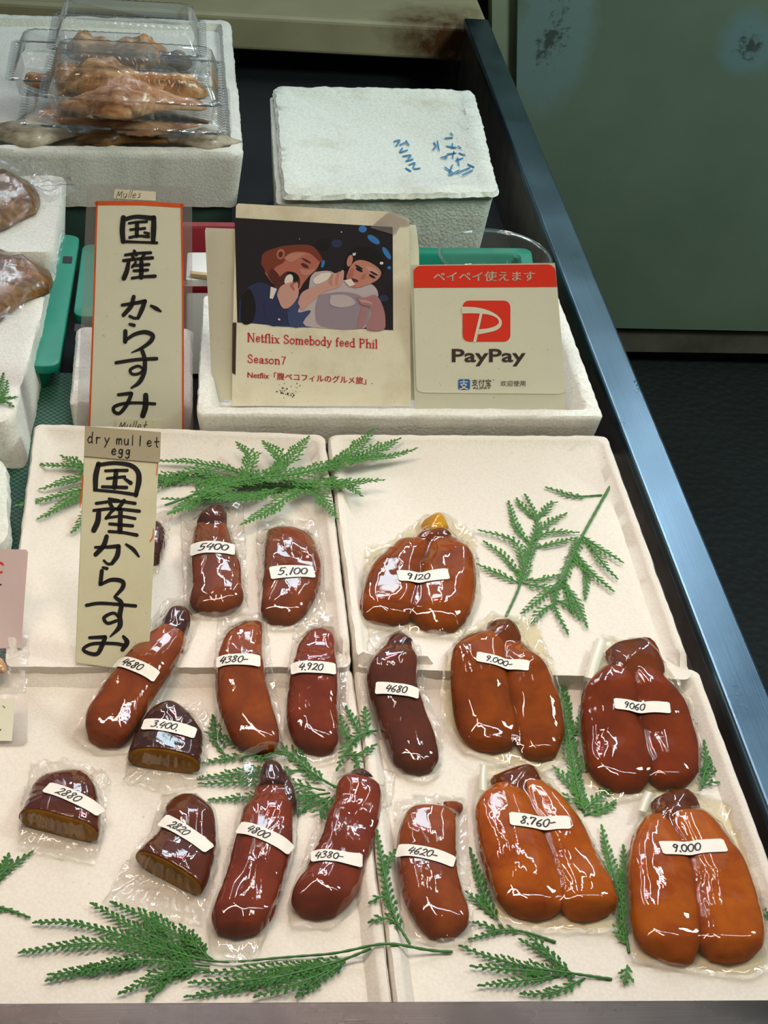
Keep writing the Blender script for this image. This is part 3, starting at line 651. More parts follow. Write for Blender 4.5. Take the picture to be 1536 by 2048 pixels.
def pack(label, price, lobes, bag, lab, z0, mat, group, stems=(), H=0.0215, filmm=None, cut=False, seed=1, dig=None, lump=1.0, flap=None, labw=24):
    allx = [p[0] for p in bag]; ally = [p[1] for p in bag]; ctr = GB((min(allx) + max(allx)) / 2, (min(ally) + max(ally)) / 2, z0)
    t = thing('packed_roe', label, 'packed roe', ctr, group)
    parts = []
    for i, lb in enumerate(lobes):
        kw = {'sp': lb} if len(lobes) == 1 and lb and isinstance(lb, tuple) else {}
        parts.append(lobe(None if kw else lb, z0, H, 'roe_lobe' if len(lobes) > 1 else 'roe_sac', ROE[mat], t, seed * 3 + i, cut, lump=lump, **kw))
    for (sp, sm, hs) in stems:
        parts.append(lobe(None, z0, hs, 'stem', sm, t, seed + 20, sp=tuple(sp), lump=1.8, zu=0.012))
    bv = bvh_of(parts)
    # centre of the film sits over the roe
    out = [GB(a, b, z0, 0.002) for a, b in bag]
    cx = sum(p.x for p in out) / len(out); cy = sum(p.y for p in out) / len(out)
    vs, fs = film_mesh(out, (cx, cy), bv, z0, seed)
    bo = obj('vacuum_bag', vs, fs, [filmm or M_FILM, M_SEAL], t, True, [0] * (42 * 150) + [1] * (2 * 150), label='clear wrinkled film')
    if flap:
        mm = MB(); a, b, w = flap; P = catmull([(a[0], a[1]), ((a[0] + b[0]) / 2 - 1, (a[1] + b[1]) / 2), (b[0], b[1])], 5); n_ = len(P); fv = []
        for i, (x, y) in enumerate(P):
            for j in range(5): fv.append(GB(x + (j - 2) * w / 4, y + (j - 2) * 1.2, z0, 0.010 + 0.004 * math.sin(j / 4 * math.pi)))
        ff = [(i * 5 + j, i * 5 + j + 1, i * 5 + j + 6, i * 5 + j + 5) for i in range(n_ - 1) for j in range(4)]
        obj('folded_flap', fv, ff, M_FLAP, t, label='whitish folded corner of the bag')
    if lab:
        allp = parts + [bo]; b2 = bvh_of([bo])
        (x0, y0), (x1, y1) = lab; w = labw
        P0, P1 = GB(x0, y0, z0, H), GB(x1, y1, z0, H); P1.z = P0.z; u = P1 - P0; Lw = u.length; u.normalize()
        vdir = Vector((u.y, -u.x, 0)); hw = (GB((x0 + x1) / 2, (y0 + y1) / 2 + w / 2, z0, H) - GB((x0 + x1) / 2, (y0 + y1) / 2 - w / 2, z0, H)).length
        def surf(s, v, off):
            p = P0 + u * s + vdir * v; h = b2.ray_cast(Vector((p.x, p.y, 1)), Vector((0, 0, -1)), 1.2)[0]
            return Vector((p.x, p.y, (h.z if h is not None else basez(z0, p.y) + 0.001) + off))
        nu, nv = 26, 6; gv = [[surf(Lw * i / nu, hw * (j / nv - 0.5), 0.0007) for j in range(nv + 1)] for i in range(nu + 1)]
        # a sticker is stiffer than film: smooth it along and across
        zzz = [[max(gv[min(nu, max(0, i + a))][min(nv, max(0, j + b))].z for a in (-1, 0, 1) for b in (-1, 0, 1)) for j in range(nv + 1)] for i in range(nu + 1)]
        for it in range(5):
            q = [r[:] for r in zzz]
            for i in range(nu + 1):
                for j in range(nv + 1):
                    L_ = [q[a][b] for a, b in ((i - 1, j), (i + 1, j), (i, j - 1), (i, j + 1)) if 0 <= a <= nu and 0 <= b <= nv]; zzz[i][j] = max(gv[i][j].z, (q[i][j] + sum(L_)) / (1 + len(L_)))
        def ls(s, v, off=0.0):
            fi = min(max(s / Lw, 0), 1) * nu; fj = min(max(v / hw + 0.5, 0), 1) * nv; i = min(int(fi), nu - 1); j = min(int(fj), nv - 1); a = fi - i; b = fj - j
            z = (zzz[i][j] * (1 - b) + zzz[i][j + 1] * b) * (1 - a) + (zzz[i + 1][j] * (1 - b) + zzz[i + 1][j + 1] * b) * a
            p = P0 + u * s + vdir * v; return Vector((p.x, p.y, z + off))
        mm = MB(); gl = []
        for i in range(nu + 1):
            s = Lw * i / nu; e = 1.0 if 0 < i < nu else 0.80
            gl += [ls(s, hw * (j / nv - 0.5) * e) for j in range(nv + 1)]
        low = [p - Vector((0, 0, 0.0003)) for p in gl]; k = (nu + 1) * (nv + 1)
        fq = [(i * (nv + 1) + j, (i + 1) * (nv + 1) + j, (i + 1) * (nv + 1) + j + 1, i * (nv + 1) + j + 1) for i in range(nu) for j in range(nv)]
        mm.add(gl, fq, 0)
        d0, dh = dig or (0.16, 0.56)
        hand(mm, price, Lw * d0, hw * dh / 2, hw * dh, lambda a, b: ls(a, b, 0.0002), hw * 0.095, 1, slant=0.25, jitter=0.05)
        obj('price_label', mm.v, mm.f, [M_STICK, M_INK], t, True, mm.m, label='white sticker with handwritten price ' + price.rstrip('-.'))
    return t
M_FLAP = plain('milky_film_fold', (226, 222, 205), 0.35)
def rows(*r): return list(r)
Zb, Zf = ZB, ZFt
pack('dark single roe mostly hidden behind the dry mullet egg board', '', [((302, 1036, 16), (303, 1060, 26), (301, 1090, 29), (298, 1125, 22))], [(268, 1024), (346, 1026), (338, 1070), (316, 1150), (268, 1150)], None, Zb, 'dark', GR1, seed=31)
pack('single roe with dark knotted top, labelled 5400', '5400', [rows((1036, 398, 452), (1050, 389, 457), (1090, 381, 469), (1130, 381, 482), (1171, 382, 485), (1205, 378, 486), (1224, 392, 470))], [(358, 1014), (420, 1003), (487, 1006), (492, 1100), (498, 1228), (440, 1240), (368, 1236), (364, 1100)], ((381, 1092), (470, 1095)), Zb, 'brown', GR1, [([(414, 1012, 8), (424, 1022, 26), (424, 1040, 30), (423, 1052, 22)], M_STEM, 0.02)], seed=1)
pack('single roe with one bulging side, labelled 5.100', '5.100', [rows((1043, 537, 556), (1062, 532, 619), (1103, 526, 638), (1144, 525, 644), (1185, 523, 635), (1226, 522, 614), (1246, 540, 590))], [(512, 1046), (560, 1036), (628, 1042), (648, 1110), (652, 1240), (600, 1264), (520, 1256), (514, 1150)], ((540, 1146), (629, 1142)), Zb, 'brown', GR1, seed=2, lump=1.6)
pack('twin roe pair with bright yellow stem, labelled 9120', '9120', [rows((1068, 806, 860), (1085, 784, 858), (1131, 742, 845), (1194, 722, 834), (1225, 722, 826), (1244, 745, 818)), rows((1066, 862, 920), (1104, 852, 947), (1146, 838, 953), (1198, 826, 949), (1235, 820, 938), (1260, 850, 915))], [(730, 1094), (772, 1090), (845, 1032), (895, 1028), (952, 1066), (962, 1200), (925, 1280), (840, 1272), (718, 1252), (724, 1150)], ((795, 1153), (897, 1150)), Zb, 'amber', GR2, [([(848, 1037, 8), (870, 1044, 24), (872, 1056, 28)], M_YOLK, 0.016), ([(866, 1054, 22), (868, 1068, 36), (868, 1082, 28)], M_STEMA, 0.015)], filmm=M_FILM_OILY, seed=3, labw=21)
pack('slanting single roe leaning on the board foot, labelled 4680', '4680', [((350, 1252, 26), (339, 1273, 34), (303, 1318, 43), (270, 1367, 46), (238, 1419, 50), (214, 1461, 47), (205, 1488, 30))], [(335, 1197), (366, 1196), (404, 1238), (345, 1360), (268, 1508), (190, 1512), (140, 1472), (200, 1370)], ((231, 1314), (314, 1352)), Zf, 'amber', GR1, [([(363, 1205, 8), (360, 1225, 22), (350, 1248, 27), (342, 1262, 22)], M_STEM, 0.02)], seed=4, H=0.023)
pack('dark half piece with a broad cut end, labelled 3.400.', '3.400.', [((378, 1414, 20), (366, 1426, 42), (352, 1446, 58), (340, 1484, 67), (330, 1520, 72), (328, 1535, 73))], [(330, 1408), (405, 1404), (420, 1440), (412, 1570), (330, 1590), (245, 1562), (268, 1470)], ((285, 1443), (392, 1462)), Zf, 'dark', GR3, cut=True, seed=5, H=0.026)
pack('smooth curved single roe left of the 4.920 one, labelled 4380-', '4380-', [rows((1234, 482, 525), (1262, 452, 527), (1294, 438, 527), (1325, 433, 529), (1367, 431, 533), (1408, 435, 542), (1450, 450, 554), (1486, 466, 558), (1504, 490, 548))], [(437, 1212), (485, 1222), (532, 1232), (548, 1360), (566, 1445), (566, 1502), (470, 1522), (434, 1492), (428, 1340)], ((433, 1318), (521, 1320)), Zf, 'amber', GR1, seed=6, dig=(0.06, 0.56))
pack('wrinkled single roe with a pointed top, labelled 4.920', '4.920', [rows((1238, 646, 670), (1262, 612, 671), (1294, 592, 672), (1335, 583, 675), (1377, 577, 676), (1419, 572, 675), (1460, 577, 678), (1488, 590, 675), (1504, 612, 665))], [(588, 1252), (650, 1230), (692, 1252), (696, 1400), (688, 1520), (640, 1534), (598, 1530), (566, 1480), (574, 1350)], ((582, 1333), (672, 1335)), Zf, 'red', GR1, seed=7, lump=1.7)
pack('curved single roe beside the cluster of twin pairs, labelled 4680', '4680', [rows((1280, 772, 826), (1310, 745, 838), (1340, 735, 836), (1370, 737, 836), (1400, 743, 844), (1430, 752, 852), (1460, 761, 863), (1490, 770, 872), (1520, 781, 877), (1542, 802, 866))], [(738, 1268), (798, 1248), (842, 1300), (850, 1380), (886, 1460), (884, 1545), (850, 1572), (782, 1545), (748, 1470), (716, 1380)], ((751, 1374), (838, 1386)), Zf, 'mahogany', GR1, [([(786, 1262, 8), (792, 1274, 20), (798, 1290, 30)], M_STEM, 0.018)], seed=8, dig=(0.22, 0.56))
pack('twin roe pair with a split middle, labelled 9.000-, behind the 8.760 pair', '9.000-', [rows((1252, 958, 1008), (1270, 928, 1009), (1295, 907, 1012), (1340, 902, 1016), (1400, 904, 1024), (1445, 910, 1030), (1475, 922, 1032), (1498, 945, 1024)), rows((1258, 1006, 1038), (1282, 1004, 1056), (1325, 1006, 1092), (1370, 1010, 1110), (1415, 1018, 1122), (1460, 1026, 1128), (1490, 1032, 1122), (1515, 1048, 1112))], [(888, 1310), (935, 1258), (985, 1224), (1078, 1240), (1096, 1300), (1122, 1380), (1134, 1470), (1132, 1530), (1075, 1552), (925, 1506), (886, 1450), (880, 1380)], ((953, 1312), (1058, 1332)), Zf, 'amber', GR2, [([(984, 1232, 7), (988, 1244, 18), (1004, 1254, 30), (1008, 1272, 36), (1010, 1290, 28)], M_STEMA, 0.015)], filmm=M_FILM_OILY, seed=9, labw=22)
pack('twin roe pair nearest the steel rim at the back, labelled 9060', '9060', [rows((1322, 1206, 1262), (1354, 1179, 1272), (1380, 1166, 1276), (1419, 1162, 1280), (1458, 1162, 1286), (1497, 1165, 1296), (1536, 1174, 1300), (1562, 1192, 1297), (1580, 1223, 1286)), rows((1322, 1268, 1318), (1354, 1266, 1343), (1380, 1266, 1361), (1419, 1270, 1379), (1458, 1276, 1390), (1497, 1286, 1398), (1536, 1296, 1399), (1562, 1301, 1385), (1576, 1316, 1364))], [(1186, 1282), (1205, 1271), (1276, 1284), (1332, 1330), (1386, 1410), (1404, 1500), (1400, 1594), (1300, 1596), (1222, 1608), (1168, 1580), (1154, 1450), (1166, 1360)], ((1228, 1408), (1340, 1418)), Zf, 'red', GR2, [([(1218, 1288, 8), (1232, 1296, 24), (1268, 1310, 52), (1272, 1332, 60), (1272, 1352, 48)], M_STEMA, 0.015)], filmm=M_FILM_OILY, seed=10, flap=((1204, 1278), (1180, 1356), 22))
pack('rounded half piece at far left with a slanted cut end, labelled 2880', '2880', [((122, 1530, 22), (125, 1545, 48), (126, 1570, 64), (126, 1600, 72), (124, 1630, 79), (120, 1656, 82), (118, 1664, 82))], [(62, 1528), (120, 1518), (205, 1540), (224, 1562), (206, 1680), (190, 1730), (100, 1712), (34, 1700), (44, 1600)], ((92, 1570), (203, 1616)), Zf, 'mahogany', GR3, cut=True, seed=11, H=0.026, dig=(0.20, 0.60))
pack('tilted half piece in a wide loose bag, labelled 2820', '2820', [((354, 1582, 22), (362, 1600, 40), (374, 1630, 55), (375, 1665, 58), (366, 1700, 64), (350, 1735, 73), (338, 1758, 75))], [(324, 1586), (392, 1588), (432, 1618), (440, 1700), (425, 1790), (402, 1852), (300, 1830), (204, 1804), (230, 1758), (300, 1660)], ((324, 1628), (420, 1690)), Zf, 'mahogany', GR3, cut=True, seed=12, H=0.024)
pack('long single roe with twisted neck in a long bag, labelled 4800', '4800', [rows((1562, 512, 578), (1591, 503, 582), (1617, 484, 588), (1656, 474, 588), (1695, 464, 586), (1734, 456, 575), (1773, 444, 565), (1812, 430, 553), (1842, 422, 544), (1868, 432, 518))], [(487, 1524), (530, 1512), (574, 1518), (598, 1600), (594, 1700), (560, 1800), (532, 1872), (512, 1922), (466, 1936), (420, 1912), (410, 1840), (440, 1760), (470, 1640)], ((477, 1650), (584, 1694)), Zf, 'red', GR1, [([(546, 1518, 12), (545, 1530, 20), (544, 1550, 24), (546, 1572, 30)], M_STEM, 0.019), ([(566, 1545, 8), (578, 1575, 12), (585, 1610, 10), (588, 1628, 5)], M_STEM, 0.016)], seed=13, H=0.0235)
pack('lumpy single roe in front of the fern, labelled 4380- near its lower end', '4380-', [rows((1548, 684, 742), (1560, 674, 758), (1578, 669, 764), (1604, 664, 764), (1630, 653, 761), (1669, 643, 752), (1708, 625, 742), (1734, 614, 730), (1760, 601, 724), (1786, 588, 716), (1812, 582, 700), (1832, 600, 672))], [(668, 1540), (720, 1528), (792, 1540), (788, 1590), (764, 1680), (742, 1740), (722, 1805), (665, 1858), (580, 1858), (574, 1812), (610, 1700), (648, 1610)], ((622, 1710), (726, 1714)), Zf, 'red', GR1, [([(708, 1536, 12), (712, 1545, 24), (714, 1558, 36)], M_STEM, 0.017)], seed=14, H=0.0235, lump=2.6, dig=(0.06, 0.56))
pack('single roe with a horn-like top corner, labelled 4620-', '4620-', [rows((1604, 826, 872), (1620, 812, 908), (1652, 799, 914), (1686, 794, 913), (1737, 796, 914), (1788, 804, 926), (1822, 818, 936), (1852, 836, 936), (1874, 858, 912))], [(788, 1604), (832, 1586), (934, 1593), (936, 1700), (948, 1850), (942, 1890), (860, 1890), (784, 1880), (782, 1760)], ((795, 1692), (910, 1722)), Zf, 'amber', GR1, [([(926, 1598, 5), (914, 1606, 12), (896, 1616, 18)], ROE['amber'], 0.016)], seed=15, dig=(0.18, 0.58))
pack('twin roe pair in the front row, labelled 8.760-', '8.760-', [rows((1560, 984, 1045), (1588, 960, 1060), (1618, 952, 1070), (1652, 953, 1083), (1703, 960, 1099), (1754, 974, 1116), (1788, 987, 1124), (1820, 1010, 1122), (1834, 1035, 1106)), rows((1556, 1040, 1094), (1585, 1050, 1123), (1618, 1060, 1146), (1652, 1073, 1167), (1703, 1090, 1190), (1754, 1108, 1214), (1788, 1117, 1227), (1820, 1122, 1231), (1838, 1138, 1200))], [(958, 1528), (985, 1526), (1088, 1544), (1140, 1600), (1180, 1660), (1236, 1790), (1236, 1868), (1110, 1870), (988, 1852), (984, 1800), (950, 1700), (942, 1620)], ((1019, 1637), (1141, 1645)), Zf, 'orange', GR2, [([(988, 1540, 6), (1000, 1550, 18), (1038, 1560, 44), (1042, 1576, 50), (1046, 1594, 38)], M_STEMA, 0.015)], filmm=M_FILM_OILY, seed=16, flap=((968, 1530), (966, 1580), 16), labw=27, H=0.024)
pack('bright orange twin roe pair at the front right corner, labelled 9.000', '9.000', [rows((1622, 1294, 1344), (1652, 1272, 1352), (1689, 1261, 1370), (1738, 1254, 1384), (1788, 1257, 1391), (1838, 1259, 1396), (1875, 1269, 1398), (1900, 1287, 1397), (1925, 1334, 1386)), rows((1620, 1346, 1424), (1645, 1346, 1442), (1689, 1360, 1470), (1738, 1374, 1497), (1788, 1383, 1512), (1838, 1389, 1525), (1875, 1395, 1528), (1900, 1398, 1522), (1920, 1418, 1497))], [(1286, 1588), (1310, 1578), (1400, 1586), (1460, 1602), (1492, 1690), (1526, 1790), (1538, 1880), (1536, 1945), (1500, 1964), (1390, 1948), (1262, 1926), (1250, 1850), (1246, 1740)], ((1322, 1694), (1452, 1689)), Zf, 'orange', GR2, [([(1310, 1590, 8), (1330, 1600, 32), (1350, 1612, 52), (1354, 1632, 54), (1356, 1652, 42)], M_STEMA, 0.015)], filmm=M_FILM_OILY, seed=17, flap=((1300, 1584), (1284, 1622), 18), labw=27, H=0.0245)
# ------------------------------------------------------------------ cypress sprigs
def spindle(mb, a, b, w, t, up=Vector((0, 0, 1))):
    d = b - a; L = d.length
    if L < 1e-6: return
    d /= L; s = d.cross(up); s.normalize(); n = s.cross(d); m1 = a + d * L * 0.30; m2 = a + d * L * 0.75
    mb.add([a, m1 + s * w, m1 + n * t, m1 - s * w, m1 - n * t, m2 + s * w * 0.9, m2 + n * t, m2 - s * w * 0.9, m2 - n * t, b],
           [(0, 1, 2), (0, 2, 3), (0, 3, 4), (0, 4, 1), (1, 5, 6, 2), (2, 6, 7, 3), (3, 7, 8, 4), (4, 8, 5, 1), (5, 9, 6), (6, 9, 7), (7, 9, 8), (8, 9, 5)])
def tube(mb, P, r0, r1, k=6):
    vs = []; n = len(P)
    for i, p in enumerate(P):
        d = (P[min(i + 1, n - 1)] - P[max(i - 1, 0)]).normalized(); s = d.cross(Vector((0, 0, 1))).normalized(); u = s.cross(d); r = r0 + (r1 - r0) * i / max(1, n - 1)
        r *= 1.0 + 0.16 * ((i % 2) * 2 - 1)
        vs += [p + s * math.cos(2 * math.pi * j / k) * r + u * math.sin(2 * math.pi * j / k) * r for j in range(k)]
    mb.add(vs, [(i * k + j, i * k + (j + 1) % k, (i + 1) * k + (j + 1) % k, (i + 1) * k + j) for i in range(n - 1) for j in range(k)] + [tuple(range(k)), tuple(range((n - 1) * k, n * k))])
def frond(mf, p, d, L, rng, lift):
    """one leaflet: a jagged chain of scale leaves with side lobes"""
    s = Vector((-d.y, d.x, 0)); n = max(2, int(L / 0.0030)); st = L / n; q = p.copy(); bend = rng.uniform(-0.25, 0.25)
    for i in range(n):
        t = i / n; dd = (d + s * bend * t + Vector((0, 0, lift))).normalized(); q2 = q + dd * st
        w = 0.00125 * (1.05 - 0.35 * t); spindle(mf, q - dd * 0.0004, q2 + dd * 0.0008, w, 0.00055)
        if i < n - 1:
            l2 = min(0.0052, max(0.0018, L * 0.38 * (1 - t))) * rng.uniform(.8, 1.15); sg = 1 if (i % 2) else -1
            e = (dd * 0.80 + s * sg * 0.60).normalized()
            spindle(mf, q2, q2 + e * l2 + Vector((0, 0, rng.uniform(0, 0.0005))), 0.0011, 0.0006)
            if l2 > 0.0034:
                spindle(mf, q2 + e * l2 * 0.45, q2 + e * l2 * 0.45 + (e * 0.5 + dd * 0.8).normalized() * l2 * 0.5, 0.0007, 0.00045)
        q = q2
def sprig(label, main, subs, z0, seed, leaf=0.015, lift=0.004, bare=0.12, mat=None, sides=(1, -1), group='green cypress sprigs on the trays', r=0.0013, spacing=0.0062):
    rng = random.Random(seed); c = G(main[0][0], main[0][1], z0); t = thing('cypress_sprig', label, 'sprig', c, group)
    ms = MB(); mf = MB()
    def branch(pts, r0, r1, L, bare, zoff, sides):
        Pp = [G(x, y, z0 + 0.0018 + zoff) for x, y in pts]; P = [Vector(q) for q in catmull([tuple(p) for p in Pp], 8)]
        n = len(P)
        for i, q in enumerate(P): q.z = z0 + 0.0016 + zoff + lift * (0.5 + 0.5 * noise.noise(Vector((q.x * 20, q.y * 20, seed)))) * min(1, i / n * 2.5)
        if z0 == ZFt:
            for q in P: q.z += 0.0125 * math.exp(-((q.x - 0.0045) / 0.03) ** 2)
        tube(ms, P, r0, r1)
        D = [0]
        for a, b in zip(P, P[1:]): D.append(D[-1] + (b - a).length)
        T = D[-1]; s = T * bare; k = 0; sg = 0
        while s < T:
            while k < n - 2 and D[k + 1] < s: k += 1
            a, b = P[k], P[k + 1]; d = (b - a).normalized(); p = a.lerp(b, (s - D[k]) / max(1e-6, D[k + 1] - D[k]))
            u = s / T; Lf = L * (0.45 + 0.55 * math.sin(math.pi * min(1, 0.15 + u * 0.75))) * (1.0 - 0.55 * max(0, u - 0.55) / 0.45) * rng.uniform(.75, 1.15)
            side = sides[sg % len(sides)]; sg += 1; sn = Vector((-d.y, d.x, 0)) * side
            frond(mf, p, (d * 0.78 + sn * 0.62).normalized(), Lf, rng, rng.uniform(-0.04, 0.10) if lift > 0.003 else rng.uniform(-0.02, 0.06)); s += spacing * 0.5 * (2 / len(sides)) * rng.uniform(.85, 1.15)
        frond(mf, P[-1], (P[-1] - P[-2]).normalized(), L * 0.55, rng, 0)
    branch(main, r, r * 0.5, leaf, bare, 0, sides)
    for i, sb in enumerate(subs):
        br = sb[1] if isinstance(sb[1], float) else 0.10
        pts = sb[0] if isinstance(sb[0], list) else sb
        branch(pts, r * 0.7, r * 0.38, leaf * 0.78, br, 0.0006 * (i % 3), sides)
    # nothing may sink into the tray
    for mm in (ms, mf):
        for v in mm.v:
            if v.z < z0 + 0.0004: v.z = z0 + 0.0004
    obj('stem', ms.v, ms.f, M_STEMG, t); obj('foliage', mf.v, mf.f, mat or M_LEAF, t, False)
    return t
zb_, zf_ = ZB, ZFt
sprig('large cypress sprig along the back, its tips poking out left of the board', [(690, 966), (560, 975), (430, 965), (330, 962), (240, 968), (170, 985), (105, 1003), (45, 1018)],
      [[(340, 962), (180, 946), (75, 938)], [(260, 985), (160, 1000), (85, 1040)], [(560, 975), (430, 940), (325, 930)], [(600, 970), (470, 1000), (335, 1012)], [(230, 960), (160, 965), (90, 985)], [(470, 975), (390, 950), (310, 985)], [(230, 1000), (180, 1040), (150, 1065)], [(180, 950), (130, 925)]], zb_, 1, 0.016, 0.012, spacing=0.0055)
sprig('cypress sprig at back centre with tips reaching up and right', [(330, 1010), (470, 968), (600, 952), (720, 925), (818, 908)],
      [[(640, 945), (700, 915), (742, 872)], [(700, 930), (760, 900), (792, 884)], [(560, 960), (640, 975), (755, 968)], [(590, 962), (640, 1000), (668, 1035)], [(520, 962), (580, 925), (612, 886)], [(480, 970), (500, 925), (478, 898)], [(540, 960), (560, 930), (530, 893)], [(620, 970), (560, 1010), (492, 1050)], [(560, 975), (490, 1000), (400, 1005)], [(640, 955), (690, 975), (715, 992)], [(440, 985), (400, 1000), (345, 1032)]], zb_ + 0.011, 2, 0.019, 0.010, spacing=0.0055)
sprig('cypress sprig left of the pair of open fans beside the 9120 roe', [(1012, 1232), (1036, 1180), (1050, 1135), (1064, 1088), (1076, 1045), (1052, 996)],
      [[(1046, 1157), (1005, 1112), (972, 1088)], [(1040, 1166), (1000, 1150), (961, 1133)], [(1050, 1140), (1028, 1085), (964, 1064)], [(1064, 1092), (1032, 1055), (1018, 1008)], [(1078, 1062), (1105, 1042), (1128, 1030)], [(1068, 1096), (1110, 1088), (1148, 1078)], [(1050, 1158), (1080, 1162), (1112, 1152)], [(1044, 1165), (1075, 1175), (1105, 1180)], [(1066, 1080), (1100, 1065), (1150, 1066)], [(1072, 1040), (1040, 1010), (1035, 1002)], [(1080, 1035), (1100, 1010), (1107, 1008)]], zb_, 3, 0.011, 0.003, bare=0.26, spacing=0.0066)
sprig('cypress sprig hanging from a long bare stem by the right rim', [(1226, 962), (1200, 1008), (1170, 1062), (1150, 1102), (1130, 1150), (1112, 1185), (1110, 1218), (1132, 1264)],
      [([(1204, 990), (1150, 993), (1098, 978)], 0.35), [(1162, 1070), (1200, 1100), (1240, 1124)], [(1144, 1112), (1185, 1150), (1222, 1180)], [(1122, 1165), (1150, 1200), (1172, 1252)], [(1118, 1162), (1090, 1190), (1046, 1226)], [(1107, 1208), (1085, 1222), (1066, 1244)], [(1150, 1105), (1172, 1140), (1170, 1195)], [(1112, 1200), (1140, 1215), (1145, 1226)], [(1170, 1075), (1205, 1130), (1230, 1155)], [(1130, 1160), (1140, 1210), (1155, 1235)]], zb_, 4, 0.0105, 0.003, bare=0.42, r=0.0016, spacing=0.0066)
sprig('cypress sprig between the 9.000- and 9060 roe pairs', [(1168, 1625), (1152, 1560), (1138, 1480), (1126, 1400), (1125, 1314)],
      [[(1160, 1590), (1130, 1560), (1112, 1540)], [(1168, 1620), (1205, 1590), (1225, 1560)], [(1170, 1622), (1150, 1600), (1118, 1600)], [(1168, 1630), (1220, 1612), (1226, 1606)], [(1140, 1480), (1165, 1440), (1170, 1400)], [(1152, 1550), (1178, 1520), (1185, 1490)]], zf_, 5, 0.013, 0.002, bare=0.02)
sprig('cypress sprig tucked behind the 3.400 half piece and 4800 roe', [(674, 1586), (620, 1545), (573, 1506), (500, 1512), (412, 1526)],
      [[(610, 1540), (510, 1546), (408, 1556)], [(660, 1592), (540, 1594), (430, 1600)], [(650, 1585), (560, 1565), (410, 1568)], [(660, 1600), (615, 1612), (600, 1628)], [(560, 1505), (480, 1490), (420, 1470)], [(668, 1600), (640, 1625), (648, 1640)], [(450, 1512), (430, 1470), (426, 1440)]], zf_, 6, 0.014, 0.003, mat=M_LEAFD)
sprig('small cypress tip between the 4.920 and middle 4680 roes', [(752, 1476), (716, 1492), (692, 1515), (676, 1545)],
      [[(720, 1490), (705, 1462), (692, 1436)], [(700, 1505), (686, 1475), (680, 1452)], [(735, 1484), (730, 1462), (728, 1440)], [(690, 1525), (720, 1530), (745, 1512)], [(700, 1535), (715, 1545), (712, 1560)]], zf_, 7, 0.010, 0.002, mat=M_LEAFD)
sprig('cypress side shoot rising between the lumpy 4380- and 4620- roes', [(818, 1902), (788, 1858), (772, 1800), (760, 1740), (752, 1688)], [[(790, 1862), (765, 1858), (742, 1862)], [(778, 1820), (758, 1815), (742, 1822)], [(768, 1770), (775, 1740), (785, 1720)]], zf_, 8, 0.008, 0.002, sides=(1, -1), mat=M_LEAFD)
sprig('longest cypress sprig in front, its bare stem reaching right along the steel lip', [(905, 1904), (800, 1908), (680, 1912), (560, 1918), (440, 1928), (330, 1902), (240, 1872), (150, 1852), (84, 1850)],
      [[(400, 1918), (290, 1868), (192, 1816)], [(430, 1922), (320, 1850), (232, 1812)], [(420, 1932), (270, 1925), (105, 1960)], [(400, 1936), (330, 1960), (300, 1996)], [(350, 1912), (200, 1890), (52, 1906)], [(420, 1922), (390, 1890), (366, 1860)], [(300, 1922), (210, 1940), (110, 1950)], [(330, 1890), (300, 1850), (302, 1838)], [(420, 1940), (340, 1945), (250, 1985)]], zf_, 9, 0.013, 0.005, bare=0.62, spacing=0.0055, mat=M_LEAFD)
sprig('low cypress fan in front of the long 4800 roe bag', [(740, 1914), (660, 1932), (560, 1958), (470, 1978), (385, 1994)], [[(680, 1925), (560, 1940), (420, 1948)], [(640, 1940), (520, 1962), (390, 1968)], [(660, 1940), (600, 1970), (520, 1994)], [(690, 1930), (640, 1960), (600, 1992)]], zf_, 10, 0.012, 0.004, bare=0.15, mat=M_LEAFD)
sprig('sparse cypress sprig in front of the 8.760- pair by the steel lip', [(1224, 1958), (1150, 1950), (1060, 1938), (985, 1918), (930, 1898)], [[(1150, 1952), (1095, 1915), (1046, 1886)], [(1120, 1950), (1040, 1965), (965, 1974)], [(1100, 1945), (1020, 1942), (950, 1936)], [(1170, 1956), (1110, 1985), (1050, 1990)], [(1120, 1930), (1075, 1890), (1060, 1878)]], zf_, 11, 0.010, 0.004, bare=0.25, mat=M_LEAFD)
sprig('cypress sprig between the 8.760- pair and bright orange corner pair', [(1258, 1905), (1250, 1860), (1240, 1800), (1222, 1735), (1204, 1664)], [[(1250, 1850), (1250, 1780), (1246, 1700)], [(1256, 1890), (1240, 1870), (1236, 1850)], [(1255, 1930), (1250, 1960)]], zf_, 12, 0.012, 0.003, mat=M_LEAF)
sprig('dark cypress shoot between the 4620- roe and the 8.760- pair', [(1005, 1855), (972, 1800), (955, 1750), (942, 1704)], [[(985, 1830), (950, 1800), (938, 1790)]], zf_, 13, 0.009, 0.002, mat=M_LEAFD)
sprig('short bare cypress stem under the front edge of the 8.760- bag', [(1112, 1884), (1060, 1868), (1010, 1862), (945, 1878)], [[(1000, 1862), (970, 1852), (952, 1848)]], zf_, 14, 0.007, 0.002, bare=0.45, mat=M_LEAFD)
sprig('small cypress tip entering at left edge below the 2880 piece', [(-30, 1785), (8, 1745), (58, 1710)], [[(5, 1748), (12, 1728), (16, 1714)], [(-10, 1765), (10, 1725)]], zf_, 15, 0.008, 0.002, mat=M_LEAFD)
sprig('single cypress twig at left edge above the front sprig', [(-40, 1808), (10, 1818), (56, 1834)], [[(-20, 1812), (0, 1822)]], zf_, 16, 0.003, 0.002, bare=0.1, r=0.0016, mat=M_LEAFD)
